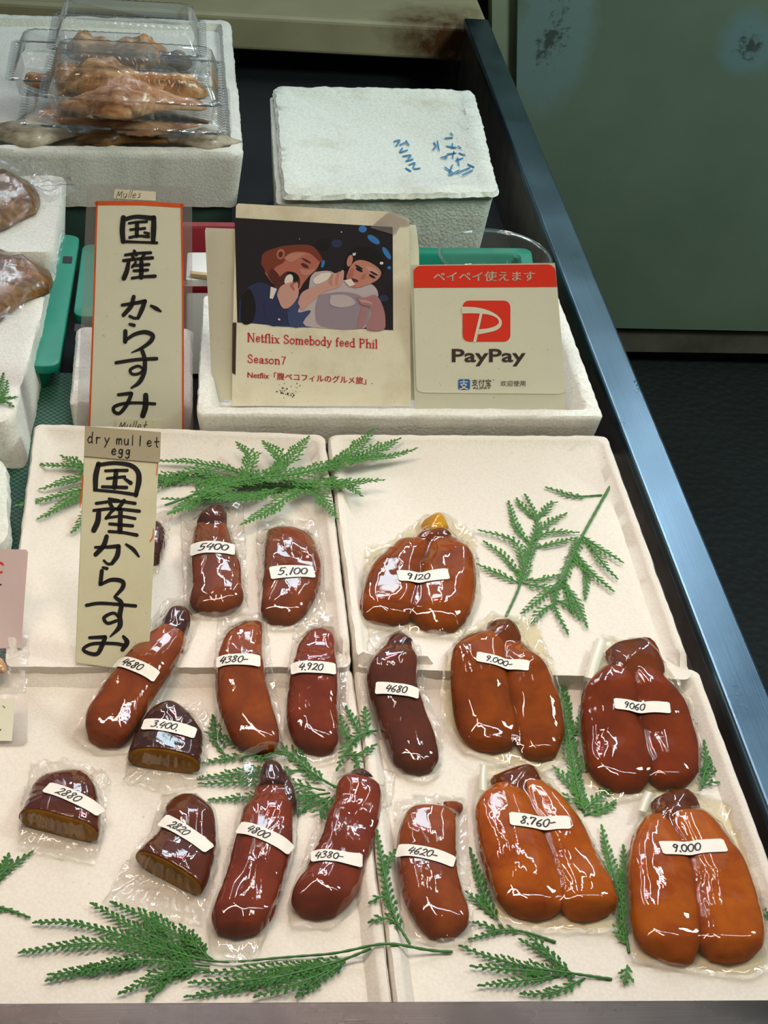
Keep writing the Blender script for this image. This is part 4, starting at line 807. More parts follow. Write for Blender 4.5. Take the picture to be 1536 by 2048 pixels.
sprig('cypress tip peeking out right of the 9060 pair', [(1400, 1580), (1412, 1540), (1440, 1498)], [[(1410, 1548), (1412, 1510), (1408, 1486)], [(1405, 1562), (1430, 1540), (1440, 1528)], [(1404, 1572), (1425, 1566), (1432, 1566)]], zf_, 17, 0.007, 0.002, mat=M_LEAFD)
sprig('cypress twig end at the right edge beside the corner pair', [(1560, 1826), (1535, 1832), (1522, 1834)], [[(1550, 1828), (1535, 1822)]], zf_, 18, 0.005, 0.002, bare=0.3, mat=M_LEAFD)
# ------------------------------------------------------------------ standing signs
class Plane:
    """a leaning flat sign: bottom line through pixel (bx,by) at height z, leaning back by deg"""
    def __init__(s, bx, by, z, deg, yaw=0.0):
        s.p = G(bx, by, z); a = math.radians(deg); n = Vector((0, -math.cos(a), math.sin(a))); s.n = Matrix.Rotation(yaw, 3, 'Z') @ n
    def S(s, off=0.0): return lambda x, y: PL(x, y, s.p, s.n) + s.n * off
def sheet(mb, P, pts, th, mi=0): mb.slab([P.S()(a, b) for a, b in pts], th, P.n, mi)
def strokes(mb, P, off, sc, ox, oy, lst, mi=0):
    S = P.S(off)
    for st in lst: ribbon(mb, [(ox + x / sc, oy + y / sc, w * 1.14 / sc) for x, y, w in st], S, mi, 6)
# tall laminated sign
P1 = Plane(270, 838, 0.0, 14)
t = thing('shop_sign', 'tall laminated white sign with orange border and six brush characters', 'sign', P1.p, 'brush lettered price signs')
m = MB(); lam = [(152, 872), (174, 378), (180, 368), (378, 374), (384, 380), (386, 872)]
sheet(m, P1, lam, 0.0006); m.build('laminate', M_SLEEVE, t)
m = MB(); S = P1.S(0.0004); inn = [(177, 872), (194, 402), (364, 408), (367, 872)]
poly(m, inn, P1.S(0.0003), 0)
ribbon(m, [(193, 406, 8.5), (280, 406, 8.5), (364, 411, 8.5)], P1.S(0.0006), 1, 4, False)
ribbon(m, [(194, 404, 3.5), (188, 600, 3.5), (178, 872, 3.8)], P1.S(0.0006), 1, 8, False); ribbon(m, [(363, 410, 3.6), (366, 600, 3.6), (366, 872, 3.8)], P1.S(0.0006), 1, 8, False)
obj('paper', m.v, m.f, [M_PAPER, M_ORANGE], t, False, m.m)
m = MB()
K1 = [[(460, 372, 36), (452, 470, 38), (458, 562, 34)], [(465, 388, 28), (560, 366, 28), (690, 378, 34)], [(700, 372, 34), (698, 470, 38), (694, 565, 32)], [(455, 562, 22), (580, 566, 18), (725, 572, 20)],
 [(505, 418, 18), (570, 408, 18), (645, 405, 20)], [(515, 468, 18), (630, 458, 20)], [(568, 415, 30), (565, 520, 28)], [(508, 530, 20), (580, 518, 18), (660, 524, 22)], [(625, 490, 16), (660, 500, 22)],
 [(545, 635, 22), (562, 668, 24)], [(475, 668, 20), (560, 655, 20), (676, 650, 22)], [(528, 668, 22), (545, 705, 22)], [(625, 662, 22), (598, 704, 20)], [(460, 712, 22), (560, 700, 22), (690, 690, 24)], [(502, 715, 26), (488, 790, 32), (464, 852, 34)],
 [(558, 725, 18), (528, 764, 18)], [(535, 752, 20), (662, 742, 22)], [(602, 722, 30), (600, 845, 34)], [(542, 792, 20), (652, 786, 22)], [(528, 850, 20), (600, 840, 20), (710, 834, 26)],
 [(450, 1062, 22), (540, 1048, 24), (632, 1032, 30)], [(628, 1035, 30), (605, 1100, 32), (575, 1165, 24)], [(578, 1164, 20), (545, 1165, 20), (510, 1150, 22)], [(542, 995, 28), (520, 1070, 32), (460, 1142, 28)], [(678, 1068, 20), (720, 1090, 28), (755, 1112, 14)],
 [(510, 1212, 20), (545, 1222, 26)], [(476, 1266, 30), (474, 1352, 30)], [(475, 1340, 22), (550, 1292, 26), (630, 1275, 30), (690, 1300, 32), (672, 1350, 30), (600, 1402, 22), (525, 1436, 8)],
 [(402, 1516, 24), (560, 1492, 24), (722, 1484, 26)], [(608, 1420, 28), (628, 1490, 30), (624, 1590, 32), (585, 1670, 30), (522, 1715, 14)], [(618, 1565, 20), (575, 1542, 20), (515, 1570, 22), (530, 1605, 20), (580, 1602, 20), (618, 1575, 18)],
 [(420, 1768, 22), (520, 1756, 26)], [(525, 1758, 26), (490, 1840, 28), (432, 1912, 24), (388, 1900, 24), (390, 1862, 24), (470, 1836, 22), (590, 1832, 20), (708, 1840, 22)], [(636, 1770, 36), (634, 1860, 40), (612, 1935, 36)]]
strokes(m, P1, 0.0009, 3.938, 130, 340, K1); obj('brush_lettering', m.v, m.f, M_INK, t, True)
m = MB(); S = P1.S(0.0012); sheet(m, P1, [(230, 378), (312, 383), (311, 401), (227, 396)], 0.0003)
for i in range(len(m.v)): m.v[i] += P1.n * 0.0013
hand(m, 'Mulles', 232, 395, 15, P1.S(0.0016), 0.9, 1, slant=0.3); obj('name_tag', m.v, m.f, [M_PAPERS, M_INK], t, False, m.m, label='small paper tag with handwritten name')
m = MB(); sheet(m, P1, [(233, 836), (324, 838), (324, 862), (232, 860)], 0.0003)
for i in range(len(m.v)): m.v[i] += P1.n * 0.0013
hand(m, 'Mullet', 237, 858, 17, P1.S(0.0016), 1.3, 1, slant=0.25); obj('name_tag', m.v, m.f, [M_PAPERB, M_INK], t, False, m.m, label='second paper tag at the foot')
# dry mullet egg board
P2 = Plane(220, 1334, 0.001, 30)
t = thing('shop_sign', 'slim cream board headed dry mullet egg, standing in front of the fern', 'sign', P2.p, 'brush lettered price signs')
m = MB(); sheet(m, P2, [(150, 1326), (168, 905), (318, 915), (296, 1346)], 0.003); bevel(m.build('board', M_PAPERB, t), 0.0006, 1)
m = MB()
K2 = [[(275, 358, 36), (252, 460, 40), (250, 562, 34)], [(268, 368, 28), (400, 352, 28), (530, 368, 32), (595, 420, 36), (605, 500, 40), (580, 618, 30)], [(240, 572, 22), (420, 588, 22), (588, 612, 26)],
 [(330, 416, 20), (420, 412, 22), (510, 412, 24)], [(420, 415, 34), (405, 552, 36)], [(345, 478, 20), (490, 464, 22)], [(305, 546, 22), (505, 552, 26)], [(488, 480, 20), (540, 516, 30)],
 [(360, 644, 20), (440, 660, 24)], [(255, 682, 22), (420, 664, 22), (575, 682, 24)], [(368, 682, 26), (400, 735, 28)], [(485, 660, 30), (430, 732, 26)], [(235, 740, 22), (400, 726, 22), (610, 746, 24)], [(278, 742, 34), (268, 830, 40), (235, 905, 38)],
 [(388, 740, 24), (335, 806, 22)], [(345, 800, 20), (460, 788, 20), (575, 806, 22)], [(455, 738, 34), (450, 915, 38)], [(365, 850, 22), (555, 866, 24)], [(360, 912, 22), (470, 920, 22), (590, 942, 26)],
 [(248, 1042, 20), (340, 1040, 24), (440, 1032, 30)], [(440, 1035, 32), (428, 1110, 36), (385, 1175, 26)], [(388, 1175, 22), (350, 1178, 20), (318, 1150, 18)], [(342, 952, 32), (315, 1030, 36), (250, 1102, 32)], [(500, 1018, 18), (560, 1060, 28), (605, 1118, 16)],
 [(310, 1208, 20), (345, 1216, 24)], [(302, 1235, 30), (290, 1345, 30)], [(295, 1345, 22), (380, 1308, 28), (468, 1320, 32), (472, 1372, 32), (405, 1450, 18)],
 [(175, 1517, 24), (300, 1500, 24), (580, 1522, 24)], [(415, 1455, 26), (462, 1500, 34), (448, 1600, 36), (448, 1690, 36), (370, 1775, 10)], [(442, 1612, 22), (395, 1580, 22), (320, 1618, 26), (350, 1664, 24), (425, 1642, 22)],
 [(200, 1782, 22), (330, 1776, 28)], [(330, 1780, 30), (302, 1850, 34), (262, 1915, 30), (185, 1905, 26), (152, 1872, 24), (230, 1832, 24), (400, 1830, 24), (490, 1845, 26)], [(478, 1772, 22), (508, 1820, 38), (470, 1882, 30)]]
strokes(m, P2, 0.0004, 4.096, 130, 840, K2); obj('brush_lettering', m.v, m.f, M_INK, t, True)
m = MB(); sheet(m, P2, [(170, 852), (322, 864), (320, 925), (168, 912)], 0.0008)
for i in range(len(m.v)): m.v[i] += P2.n * 0.0011
Sx = lambda x, y: P2.S(0.0014)(x, y + (x - 170) * 0.065)
hand(m, 'dry', 174, 885, 21, Sx, 2.2, 1, adv=0.80, slant=0.05); hand(m, 'mullet', 232, 884, 19.5, Sx, 2.1, 1, adv=0.78, slant=0.05); hand(m, 'egg', 222, 905, 19, Sx, 2.4, 1, adv=0.74, slant=0.08)
obj('header_tag', m.v, m.f, [M_TAG, M_INK], t, False, m.m, label='grey paper header with handwritten English')
for st in [[(300, 1083, 2), (306, 1072, 2.2), (307, 1058, 1.5)], [(316, 920, 2), (313, 950, 1.6)], [(166, 950, 2), (163, 985, 3), (160, 1015, 1.5)]]: m = MB(); ribbon(m, st, P2.S(0.0004), 0, 5); obj('orange_scuff', m.v, m.f, M_ORANGE, t)
# card behind the poster
P4 = Plane(640, 640, 0.0, 9)
zq = VY(640, 800, P4.p.y).z
P4 = Plane(640, 812, -0.003, 21)
m = MB(); sheet(m, P4, [(425, 800), (410, 462), (412, 456), (470, 458), (832, 450), (838, 500), (842, 800)], 0.0012)
tag(m.build('backing_card', M_PAPER), 'blank cream card standing behind the stained poster', 'card')
# poster
P3 = Plane(640, 824, -0.003, 20)
t = thing('poster', 'stained paper poster with a photo of two men eating and red text', 'poster', P3.p)
m = MB(); sheet(m, P3, [(464, 812), (466, 640), (472, 412), (476, 407), (780, 424), (815, 436), (818, 440), (822, 812)], 0.0006); m.build('paper', M_PAPERS, t)
pc = lambda x, y: (380 + x / 3.2, 390 + y / 3.2)
PCOL = [(34, 27, 34), (120, 56, 42), (178, 104, 88), (44, 50, 84), (62, 72, 112), (188, 172, 176), (200, 150, 140), (22, 18, 22), (190, 128, 112), (168, 118, 122), (54, 120, 190), (226, 214, 206), (150, 134, 146), (84, 40, 36)]
PM = [plain('print_tone', c, 0.45) for c in PCOL]
m = MB(); lay = [0]
def pp(pts, mi):
    lay[0] += 1; S = P3.S(0.00025 + lay[0] * 0.00002); poly(m, [pc(*p) for p in pts], S, mi)
def ell(cx, cy, rx, ry, mi, rot=0): pp([(cx + rx * math.cos(a) * math.cos(rot) - ry * math.sin(a) * math.sin(rot), cy + rx * math.cos(a) * math.sin(rot) + ry * math.sin(a) * math.cos(rot)) for a in [2 * math.pi * i / 20 for i in range(20)]], mi)
def sm(pts): return [p for p in catmull(list(pts) + [pts[0]], 4)][:-1]
pp([(285, 145), (1297, 205), (1300, 865), (303, 815)], 0)
ell(1105, 218, 26, 22, 10); ell(1175, 285, 46, 20, 10, 0.6); ell(1258, 372, 46, 16, 10, 1.0); ell(940, 310, 34, 26, 3); ell(850, 320, 46, 42, 7); ell(1240, 660, 30, 22, 3); ell(1275, 465, 12, 10, 10)
pp(sm([(460, 700), (520, 600), (600, 580), (690, 640), (760, 720), (800, 830), (720, 845), (470, 822)]), 4)
pp(sm([(310, 812), (330, 640), (430, 560), (520, 590), (600, 700), (650, 760), (640, 835)]), 3)
pp(sm([(800, 492), (900, 488), (1000, 555), (1080, 590), (1160, 570), (1205, 640), (1160, 770), (1112, 852), (740, 838), (775, 740), (690, 748), (750, 640), (770, 530)]), 5)
pp(sm([(820, 640), (960, 620), (1080, 640), (1150, 720), (1100, 850), (840, 842), (800, 740)]), 12)
pp(sm([(480, 500), (500, 400), (600, 350), (740, 335), (830, 400), (812, 470), (765, 515), (725, 565), (690, 612), (600, 605), (540, 578)]), 2)
pp(sm([(455, 440), (470, 372), (560, 335), (650, 320), (780, 325), (845, 405), (835, 432), (770, 375), (690, 362), (625, 380), (600, 430), (540, 470), (520, 540), (490, 500)]), 1)
ell(580, 378, 26, 34, 2, 0.2); ell(580, 380, 14, 20, 13, 0.2); pp(sm([(540, 560), (600, 500), (640, 490), (700, 530), (690, 600), (620, 600)]), 13)
ell(735, 452, 28, 12, 13, 0.5); ell(745, 420, 34, 7, 13, 0.5); ell(660, 520, 42, 26, 7, 0.5); ell(632, 545, 26, 40, 11, 0.35)
pp(sm([(500, 520), (520, 470), (560, 500), (600, 560), (680, 600), (640, 622), (560, 600)]), 13)
pp(sm([(600, 400), (660, 372), (740, 372), (700, 400), (640, 430)]), 8); pp(sm([(700, 470), (760, 480), (800, 470), (770, 505), (720, 510)]), 8)
pp(sm([(470, 690), (520, 640), (560, 690), (590, 780), (560, 835), (500, 820)]), 3); pp(sm([(620, 740), (680, 760), (712, 838), (640, 836)]), 4)
pp(sm([(330, 640), (380, 600), (420, 700), (400, 810), (330, 812)]), 7)
pp(sm([(840, 500), (900, 498), (880, 540), (810, 570), (790, 540)]), 11); pp(sm([(900, 640), (1000, 640), (1060, 690), (980, 720), (900, 700)]), 5); pp(sm([(1100, 700), (1130, 740), (1110, 840), (1070, 840)]), 9)
pp([(516, 585), (556, 600), (530, 664), (510, 660)], 11)
pp(sm([(556, 640), (580, 585), (640, 560), (690, 590), (690, 650), (640, 715), (590, 720)]), 6)
for k in range(3): pp(sm([(612 + k * 24, 580), (640 + k * 20, 556), (668 + k * 12, 575), (650 + k * 14, 612)]), 2 if k % 2 else 6)
pp(sm([(690, 690), (720, 620), (820, 575), (900, 545), (962, 530), (960, 585), (860, 620), (770, 690), (720, 735)]), 6)
for k in range(4): pp(sm([(885 + k * 22, 560 - k * 12), (900 + k * 22, 515 - k * 10), (925 + k * 20, 510 - k * 8), (930 + k * 16, 560 - k * 4), (905 + k * 14, 580)]), 6 if k % 2 else 8)
pp(sm([(985, 470), (1010, 395), (1060, 340), (1180, 345), (1240, 420), (1240, 500), (1200, 520), (1100, 500)]), 7)
pp(sm([(1000, 520), (1030, 450), (1080, 415), (1160, 435), (1222, 490), (1195, 545), (1110, 582), (1050, 592), (1010, 565)]), 8)
ell(1022, 420, 18, 38, 8, 0.25); pp([(1040, 372), (1062, 368), (1058, 385), (1042, 388)], 11)
pp(sm([(1004, 520), (1030, 470), (1050, 480), (1040, 540), (1060, 585), (1015, 565)]), 2); pp(sm([(1120, 450), (1180, 470), (1200, 500), (1150, 490)]), 6); ell(1082, 478, 26, 9, 7, 0.5); ell(1165, 520, 24, 8, 7, 0.5); ell(1080, 460, 30, 6, 7, 0.5); ell(1176, 500, 28, 6, 7, 0.5); ell(1052, 545, 26, 10, 13, 0.3); pp([(985, 545), (1030, 535), (1056, 572), (1020, 585)], 11); ell(1110, 520, 12, 22, 2, 0.6)
pp(sm([(1066, 652), (1120, 655), (1190, 640), (1235, 715), (1250, 800), (1235, 862), (1130, 855), (1160, 770), (1150, 715), (1100, 690)]), 9)
for k in range(3): pp(sm([(1070, 650 + k * 16), (1130, 660 + k * 14), (1170, 690 + k * 6), (1120, 684 + k * 12)]), 6 if k % 2 else 9)
ell(700, 280, 3, 3, 11); ell(968, 236, 4, 4, 11); ell(1225, 435, 12, 9, 11); ell(570, 795, 8, 6, 11, 0.6); ell(850, 440, 10, 26, 10, 0.3)
obj('photo_print', m.v, m.f, PM, t, False, m.m, label='dark printed photo of two men eating')
# printed red text: serif line drawn from stems and bowls
SERIF = {
 'N': (.86, [('v', .16, 0, 1), ('t', .16, 1, .70, 0, 1.5), ('h', .70, 0, 1)], [(.16, 0), (.16, 1), (.70, 1)]), 'S': (.66, [('c', [(.54, .78), (.42, .97), (.2, .95), (.14, .72), (.32, .54), (.52, .38), (.54, .14), (.36, .02), (.16, .06), (.1, .26)])], []),
 'P': (.70, [('v', .18, 0, 1), ('c', [(.18, .97), (.46, .96), (.58, .74), (.44, .5), (.18, .5)])], [(.18, 0), (.16, 1)]), 'e': (.54, [('c', [(.1, .34), (.44, .36), (.36, .6), (.2, .6), (.1, .3), (.22, .03), (.44, .14)])], []),
 't': (.40, [('v', .18, .05, .85), ('l', .04, .6, .36, .6), ('c', [(.18, .1), (.26, .01), (.36, .1)])], []), 'f': (.38, [('v', .16, 0, .8), ('c', [(.16, .78), (.24, .98), (.38, .92)]), ('l', .03, .6, .34, .6)], [(.16, 0)]),
 'l': (.32, [('v', .15, 0, 1)], [(.15, 0), (.1, 1)]), 'i': (.32, [('v', .15, 0, .6), ('d', .15, .86)], [(.15, 0), (.1, .6)]), 'x': (.58, [('t', .1, .6, .46, 0, 1.2), ('l', .46, .6, .1, 0)], [(.1, 0), (.46, 0), (.1, .6), (.46, .6)]),
 'o': (.58, [('c', [(.28, .61), (.1, .46), (.1, .16), (.28, .01), (.47, .16), (.47, .46), (.28, .61)])], []), 'm': (.92, [('v', .15, 0, .6), ('v', .46, 0, .5), ('v', .76, 0, .5), ('c', [(.15, .46), (.32, .6), (.46, .48)]), ('c', [(.46, .46), (.62, .6), (.76, .48)])], [(.15, 0), (.46, 0), (.76, 0), (.1, .6)]),
 'b': (.60, [('v', .14, 0, 1), ('c', [(.14, .5), (.32, .62), (.5, .42), (.48, .14), (.3, .01), (.14, .1)])], [(.1, 1)]), 'd': (.62, [('v', .46, 0, 1), ('c', [(.46, .52), (.28, .61), (.1, .44), (.12, .12), (.28, .01), (.46, .1)])], [(.5, 0), (.42, 1)]),
 'y': (.58, [('t', .1, .6, .3, .04, 1.2), ('c', [(.48, .6), (.3, .02), (.2, -.2), (.08, -.2)])], [(.1, .6), (.46, .6)]), 'h': (.66, [('v', .15, 0, 1), ('v', .5, 0, .48), ('c', [(.15, .44), (.34, .6), (.5, .48)])], [(.15, 0), (.5, 0), (.1, 1)]),
 'a': (.56, [('v', .42, .03, .5), ('c', [(.12, .5), (.26, .61), (.42, .5)]), ('c', [(.42, .36), (.2, .32), (.1, .16), (.2, .02), (.42, .14)])], [(.48, 0)]), 's': (.46, [('c', [(.38, .5), (.24, .61), (.12, .48), (.26, .32), (.4, .16), (.26, .0), (.1, .1)])], []),
 'n': (.64, [('v', .15, 0, .6), ('v', .48, 0, .48), ('c', [(.15, .46), (.34, .6), (.48, .48)])], [(.15, 0), (.48, 0), (.1, .6)]), '7': (.56, [('l', .08, .94, .5, .94), ('c', [(.5, .94), (.34, .5), (.24, 0)])], []), ' ': (.34, [], [])}
def serif(mb, s, x0, y0, h, width, S, mi=0):
    tot = sum(SERIF[c][0] for c in s); kx = width / tot; x = x0
    for ch in s:
        w, st, sf = SERIF[ch]
        pt = lambda a, b: (x + a * kx, y0 - b * h)
        for q in st:
            if q[0] in 'vh': ribbon(mb, [(*pt(q[1], q[2]), h * (.17 if q[0] == 'v' else .09)), (*pt(q[1], q[3]), h * (.17 if q[0] == 'v' else .09))], S, mi, 2)
            elif q[0] == 't': ribbon(mb, [(*pt(q[1], q[2]), h * .15), (*pt(q[3], q[4]), h * .15)], S, mi, 2)
            elif q[0] == 'l': ribbon(mb, [(*pt(q[1], q[2]), h * .08), (*pt(q[3], q[4]), h * .08)], S, mi, 2)
            elif q[0] == 'd': ribbon(mb, [(*pt(q[1], q[2]), h * .15), (*pt(q[1] + .01, q[2]), h * .15)], S, mi, 1)
            else: ribbon(mb, [(*pt(a, b), h * .125) for a, b in q[1]], S, mi, 4)
        for (a, b) in sf: ribbon(mb, [(*pt(a - .11, b), h * .06), (*pt(a + .11, b), h * .06)], S, mi, 1)
        x += w * kx
m = MB(); sk = 0.052
Sr = lambda x, y: P3.S(0.0004)(x, y + (x - 495) * sk)
serif(m, 'Netflix Somebody feed Phil', 494, 683, 17, 262, Sr); serif(m, 'Season7', 494, 725, 16, 78, Sr)
for dx in (0, 0.45): text(m, 'Netflix「腹ペコフィルのグルメ旅」.', 495 + dx, 755, 15.5, Sr, 0, 250, 0.005)
obj('red_text', m.v, m.f, M_REDT, t, False)
m = MB(); sheet(m, P3, [(776, 424), (790, 423), (815, 437), (820, 452), (800, 452), (790, 470), (740, 455)], 0.0002)
for i in range(len(m.v)): m.v[i] += P3.n * 0.0013
m.build('clear_tape', M_SLEEVE, t)
m = MB()
rs = random.Random(3)
for k in range(46):
    x, y = rs.gauss(576, 14), rs.gauss(782, 7); r = rs.uniform(.5, 1.9); poly(m, [(x + r * math.cos(a) * rs.uniform(.6, 1.2), y + r * math.sin(a) * rs.uniform(.6, 1.2)) for a in [i * 1.05 for i in range(6)]], P3.S(0.0004))
obj('grime_spots', m.v, m.f, M_INK, t, False)
m = MB(); sheet(m, P3, [(465, 645), (473, 645), (471, 750), (464, 745)], 0.0002)
for i in range(len(m.v)): m.v[i] += P3.n * 0.0004
m.build('edge_strip', M_BROWNINK, t)
# payment sign in a clear stand
P5 = Plane(976, 828, -0.003, 14)
t = thing('payment_sign', 'cream and red payment sign in a clear upright holder', 'sign', P5.p)
m = MB(); S = P5.S(0)
sheet(m, P5, [(829, 822), (820, 530), (1111, 526), (1135, 822)], 0.0022)
m.build('acrylic_holder', M_CLEAR, t)
Dp = lambda x, y: (780 + x / 3.339, 470 + y / 3.339)
def bil(u, v):
    # card frame -> photo frame: corners of the printed card
    a, b, c, d = Vector((826, 531)), Vector((1110, 528)), Vector((1132, 788)), Vector((833, 785)); return a * (1 - u) * (1 - v) + b * u * (1 - v) + c * u * v + d * (1 - u) * v
# paper insert fills the holder
m = MB(); poly(m, [(830, 822), (821, 531), (1110, 527), (1134, 822)], P5.S(-0.0004)); poly(m, list(reversed([(830, 822), (821, 531), (1110, 527), (1134, 822)])), P5.S(-0.0016)); obj('insert', m.v, m.f, M_CARD, t, False)
m = MB(); Sb = lambda off: (lambda u, v: P5.S(off)(*bil(u, v)))
poly(m, rrect(0, 0, 1, 1, 0.05), Sb(0.0003), 0)
poly(m, rrect(0.001, 0.001, 0.999, 0.175, 0.055, (1, 1, 0, 0)), Sb(0.0006), 1)
S6 = P5.S(0.0007); Sc = P5.S(0.0010)
pd = lambda pts: [Dp(*p) for p in pts]
for dx in (0, 1.2): text(m, 'ペイペイ使えます', *Dp(288 + dx, 303), 21, lambda x, y: Sc(x, y - (x - 866) * 0.006), 0, 203, 0.004)
# red mark with the pale P
mark = [(483, 470), (500, 445), (530, 437), (750, 437), (785, 455), (795, 490), (803, 665), (790, 700), (755, 711), (530, 711), (505, 695), (494, 660)]
poly(m, pd(rrect(484, 437, 803, 711, 44)), S6, 1)
outer = [(478, 477), (560, 480), (640, 496), (705, 527), (742, 566), (742, 604), (712, 632), (660, 648), (588, 662)]
inner = [(594, 628), (650, 622), (700, 607), (726, 584), (716, 556), (676, 535), (620, 525), (550, 521), (478, 523)]
o2 = catmull(outer, 4); i2 = catmull(inner, 4); i2 = list(reversed(i2))
for k in range(len(o2) - 1):
    tk = k / (len(o2) - 1) * (len(i2) - 1); tk2 = (k + 1) / (len(o2) - 1) * (len(i2) - 1); a = i2[min(len(i2) - 1, round(tk))]; b = i2[min(len(i2) - 1, round(tk2))]
    m.add([Sc(*Dp(*o2[k])), Sc(*Dp(*o2[k + 1])), Sc(*Dp(*b)), Sc(*Dp(*a))], [(0, 1, 2, 3)], 0)
poly(m, pd([(599, 522), (617, 522), (574, 714), (554, 714)]), Sc, 0)
text(m, 'PayPay', *Dp(412, 845), 36.5, S6, 2, 148, 0.022)
poly(m, pd(rrect(455, 962, 534, 1032, 12)), S6, 3); text(m, '支', *Dp(462, 1024), 21, Sc, 4, 18, 0.01)
text(m, '支付宝', *Dp(545, 1004), 15, S6, 5, 39, 0.005); text(m, 'ALIPAY', *Dp(552, 1028), 6.6, S6, 5, 36, 0.012); text(m, '™', *Dp(684, 976), 5, S6, 5); text(m, '欢迎使用', *Dp(737, 1006), 12.2, S6, 5, 50, 0.0)
obj('printed_card', m.v, m.f, [M_CARD, M_RED, M_BROWNINK, M_BLUE, M_CARD, M_INK], t, False, m.m)
# clear round lid behind the payment sign
pc0 = G(992, 548, 0.02); ra = 0.074; pcen = Vector((pc0.x, pc0.y + 0.02, -0.012))
t = thing('round_lid', 'clear round plastic tub showing behind the top of the payment sign', 'lid', pcen)
def lathe(prof, c, n=56, closed=False):
    vs = [Vector((c.x + r * math.cos(2 * math.pi * j / n), c.y + r * math.sin(2 * math.pi * j / n), c.z + z)) for r, z in prof for j in range(n)]
    fs = [(i * n + j, i * n + (j + 1) % n, (i + 1) * n + (j + 1) % n, (i + 1) * n + j) for i in range(len(prof) - 1) for j in range(n)]
    return vs, fs
vs, fs = lathe([(0.001, 0.001), (ra - 0.012, 0.001), (ra - 0.008, 0.003), (ra - 0.003, 0.046), (ra - 0.001, 0.048), (ra, 0.047), (ra, 0.043)], pcen); obj('wall', vs, fs, M_CLEAR, t)
vs, fs = lathe([(ra - 0.002, 0.0475), (ra, 0.050), (ra + 0.002, 0.0475), (ra, 0.045), (ra - 0.002, 0.0475)], pcen); obj('rim', vs, fs, M_CLEAR, t)
# ------------------------------------------------------------------ left neighbours: bagged fish on foam
ZE = 0.022
qe = [XY(G(-330, 846, ZE)), XY(G(24, 842, ZE)), XY(G(98, 560, ZE)), XY(G(-260, 560, ZE))]
qe0 = [XY(G(-330, 940, -0.036)), XY(G(52, 936, -0.036)), XY(G(112, 610, -0.036)), XY(G(-250, 610, -0.036))]
vs, fs = stack([(qe0, -0.036, 0.012), ([a.lerp(b, 0.9) for a, b in zip(qe0, qe)], ZE - 0.008, 0.02), (qe, ZE - 0.002, 0.022), (inset_quad(qe, 0.004), ZE, 0.02), (inset_quad(qe, 0.014), ZE - 0.002, 0.02)], 50, 0.0013, 110, 21)
tag(sharp(obj('foam_box', vs, fs, M_FOAM), 50), 'white foam box at left edge under the front bagged fish', 'box')
qf = [XY(G(-300, 505, 0.045)), XY(G(108, 505, 0.045)), XY(G(134, 350, 0.045)), XY(G(-250, 350, 0.045))]
vs, fs = stack([(inset_quad(qf, 0.008), ZD, 0.012), (qf, 0.038, 0.014), (inset_quad(qf, 0.003), 0.045, 0.014), (inset_quad(qf, 0.014), 0.043, 0.012)], 50, 0.0013, 110, 22)
tag(sharp(obj('foam_box', vs, fs, M_FOAM), 50), 'white foam box at left edge under the rear bagged fish', 'box')
qh = [XY(G(-200, 1100, 0.02)), XY(G(22, 1096, 0.02)), XY(G(20, 905, 0.02)), XY(G(-200, 895, 0.02))]
vs, fs = stack([(inset_quad(qh, 0.006), -0.036, 0.02), (qh, 0.006, 0.03), (inset_quad(qh, 0.003), 0.017, 0.03), (inset_quad(qh, 0.012), 0.02, 0.028)], 40, 0.0015, 110, 23)
tag(sharp(obj('foam_box', vs, fs, M_FOAMD), 50), 'rounded white foam block at left edge beside the back left tray', 'box')
def bagged(label, p0, p1, w, h, outl, z, seed, col='brown', fl='whole brown cured fish inside the rear bag', dark=True):
    f = fish('cured_fish', fl, p0, p1, w, h, FISH[col], seed, 'fish', 'cured fish in clear bags', wob=0.7, blunt=True)
    out = [G(a, b, z + 0.003) for a, b in outl]; bv = bvh_of([f])
    cx = sum(p.x for p in out) / len(out); cy = sum(p.y for p in out) / len(out)
    vs, fs = film_mesh(out, (cx, cy), bv, z, seed, 40, 120, 0.010, 30)
    b = obj('plastic_bag', vs, fs, M_BAG); tag(b, label, 'bag', 'clear bags of cured fish'); return b
M_BAG = film('loose_clear_bag', 0.04, (0.98, 0.98, 0.98), 1.4, 30, 0.002, 0.05, (225, 228, 226), 0.8)
bagged('clear bag round the rear cured fish, its corner sticking up', G(-150, 446, 0.043), G(80, 396, 0.043), 0.115, 0.030, [(-150, 330), (40, 322), (78, 300), (92, 330), (130, 352), (165, 380), (110, 400), (60, 440), (10, 470), (-160, 480)], 0.043, 41)
bagged('clear bag round the front cured fish, nearest of the two', G(-150, 640, 0.020), G(92, 548, 0.020), 0.115, 0.030, [(-150, 490), (30, 470), (110, 455), (132, 470), (112, 560), (84, 580), (20, 640), (-30, 670), (-160, 690)], 0.020, 42, 'brown', 'whole brown cured fish inside the front bag')
sprig('cypress twig at left edge on the foam box below the bagged fish', [(-40, 830), (0, 800), (28, 796)], [[(-20, 815), (0, 775), (6, 750)], [(-20, 812), (10, 785), (14, 765)], [(-10, 806), (14, 805), (24, 812)]], ZE - 0.001, 51, 0.008, 0.002)
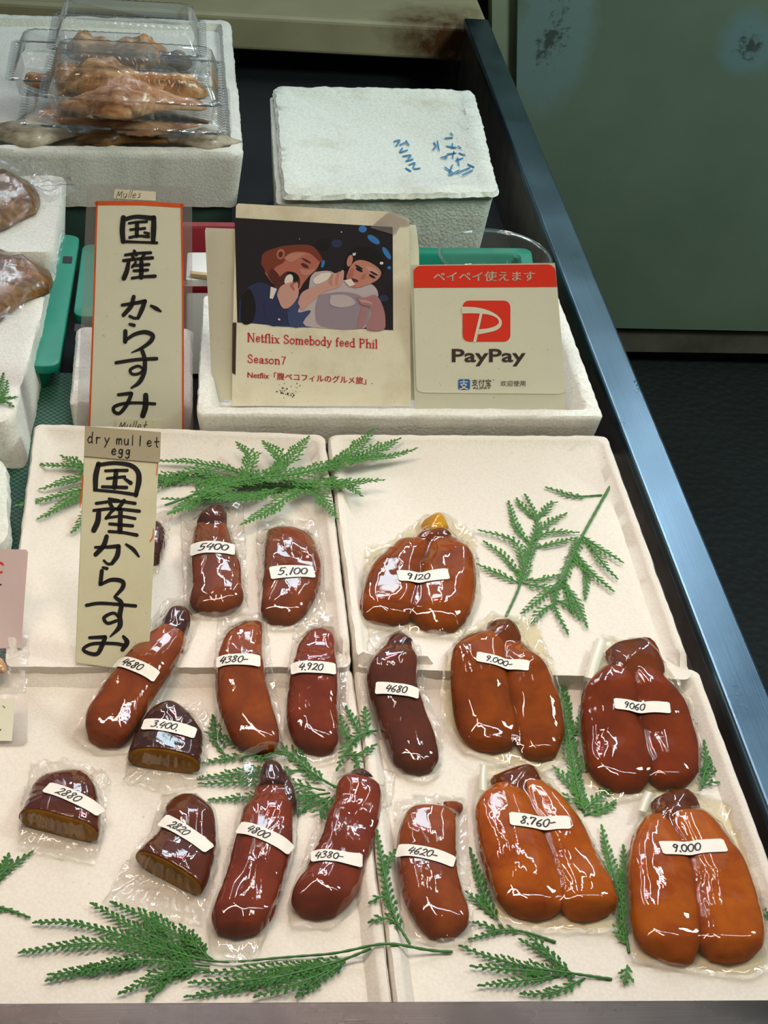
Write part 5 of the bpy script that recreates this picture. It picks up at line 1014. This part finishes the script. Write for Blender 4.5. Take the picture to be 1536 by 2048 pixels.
# left edge cards and snack bag
ZN = ZFt + 0.013
PA = Plane(0, 1296, 0.004, 40)
t = thing('price_card', 'pinkish laminated card with red lettering cut off at left edge', 'card', PA.p)
m = MB(); sheet(m, PA, [(-160, 1300), (-140, 1096), (52, 1099), (56, 1104), (42, 1296)], 0.001); m.build('laminate', plain('pinkish_laminate', (226, 204, 204), 0.22, 0, 0.06, 14), t)
m = MB()
for st in [[(-20, 1132, 4), (0, 1126, 5), (7, 1130, 3)], [(-12, 1148, 4), (4, 1144, 4)], [(-20, 1110, 4), (-4, 1140, 5)]]: ribbon(m, st, PA.S(0.0004), 0, 4)
ribbon(m, [(-14, 1172, 3), (2, 1169, 3)], PA.S(0.0004), 1, 3); obj('lettering', m.v, m.f, [M_RED, M_INK], t, False, m.m)
f = fish('snack_piece', 'tan dried snack inside the crinkled bag at left edge', G(-70, 1350, ZB), G(14, 1340, ZB), 0.05, 0.018, FISH['tan'], 61, 'snack', wob=1.4)
vs, fs = film_mesh([G(a, b, ZB + 0.002) for a, b in [(-110, 1275), (30, 1268), (56, 1272), (60, 1300), (50, 1392), (-110, 1400)]], (G(-20, 1335, ZB).x, G(-20, 1335, ZB).y), bvh_of([f]), ZB, 62, 30, 90, 0.006, 20)
tag(obj('plastic_bag', vs, fs, M_BAG), 'crinkled clear snack bag at left edge above the sleeved card', 'bag')
PB = Plane(0, 1492, ZFt + 0.002, 62)
t = thing('price_card', 'white card in a grey clear sleeve at left edge above the 2880 piece', 'card', PB.p)
m = MB(); sheet(m, PB, [(-150, 1494), (-140, 1388), (54, 1388), (56, 1392), (54, 1484), (46, 1490)], 0.0012); m.build('sleeve', M_SLEEVE, t)
m = MB(); poly(m, [(-150, 1482), (-140, 1398), (30, 1398), (24, 1482)], P := PB.S(0.0003)) if False else poly(m, [(-150, 1482), (-140, 1398), (30, 1398), (24, 1482)], PB.S(0.0003))
ribbon(m, [(-8, 1462, 3.5), (1, 1460, 3.5)], PB.S(0.0006), 1, 2); ribbon(m, [(6, 1412, 1.5), (10, 1416, 1.5)], PB.S(0.0006), 1, 2); obj('card', m.v, m.f, [M_PAPER, M_INK], t, False, m.m)
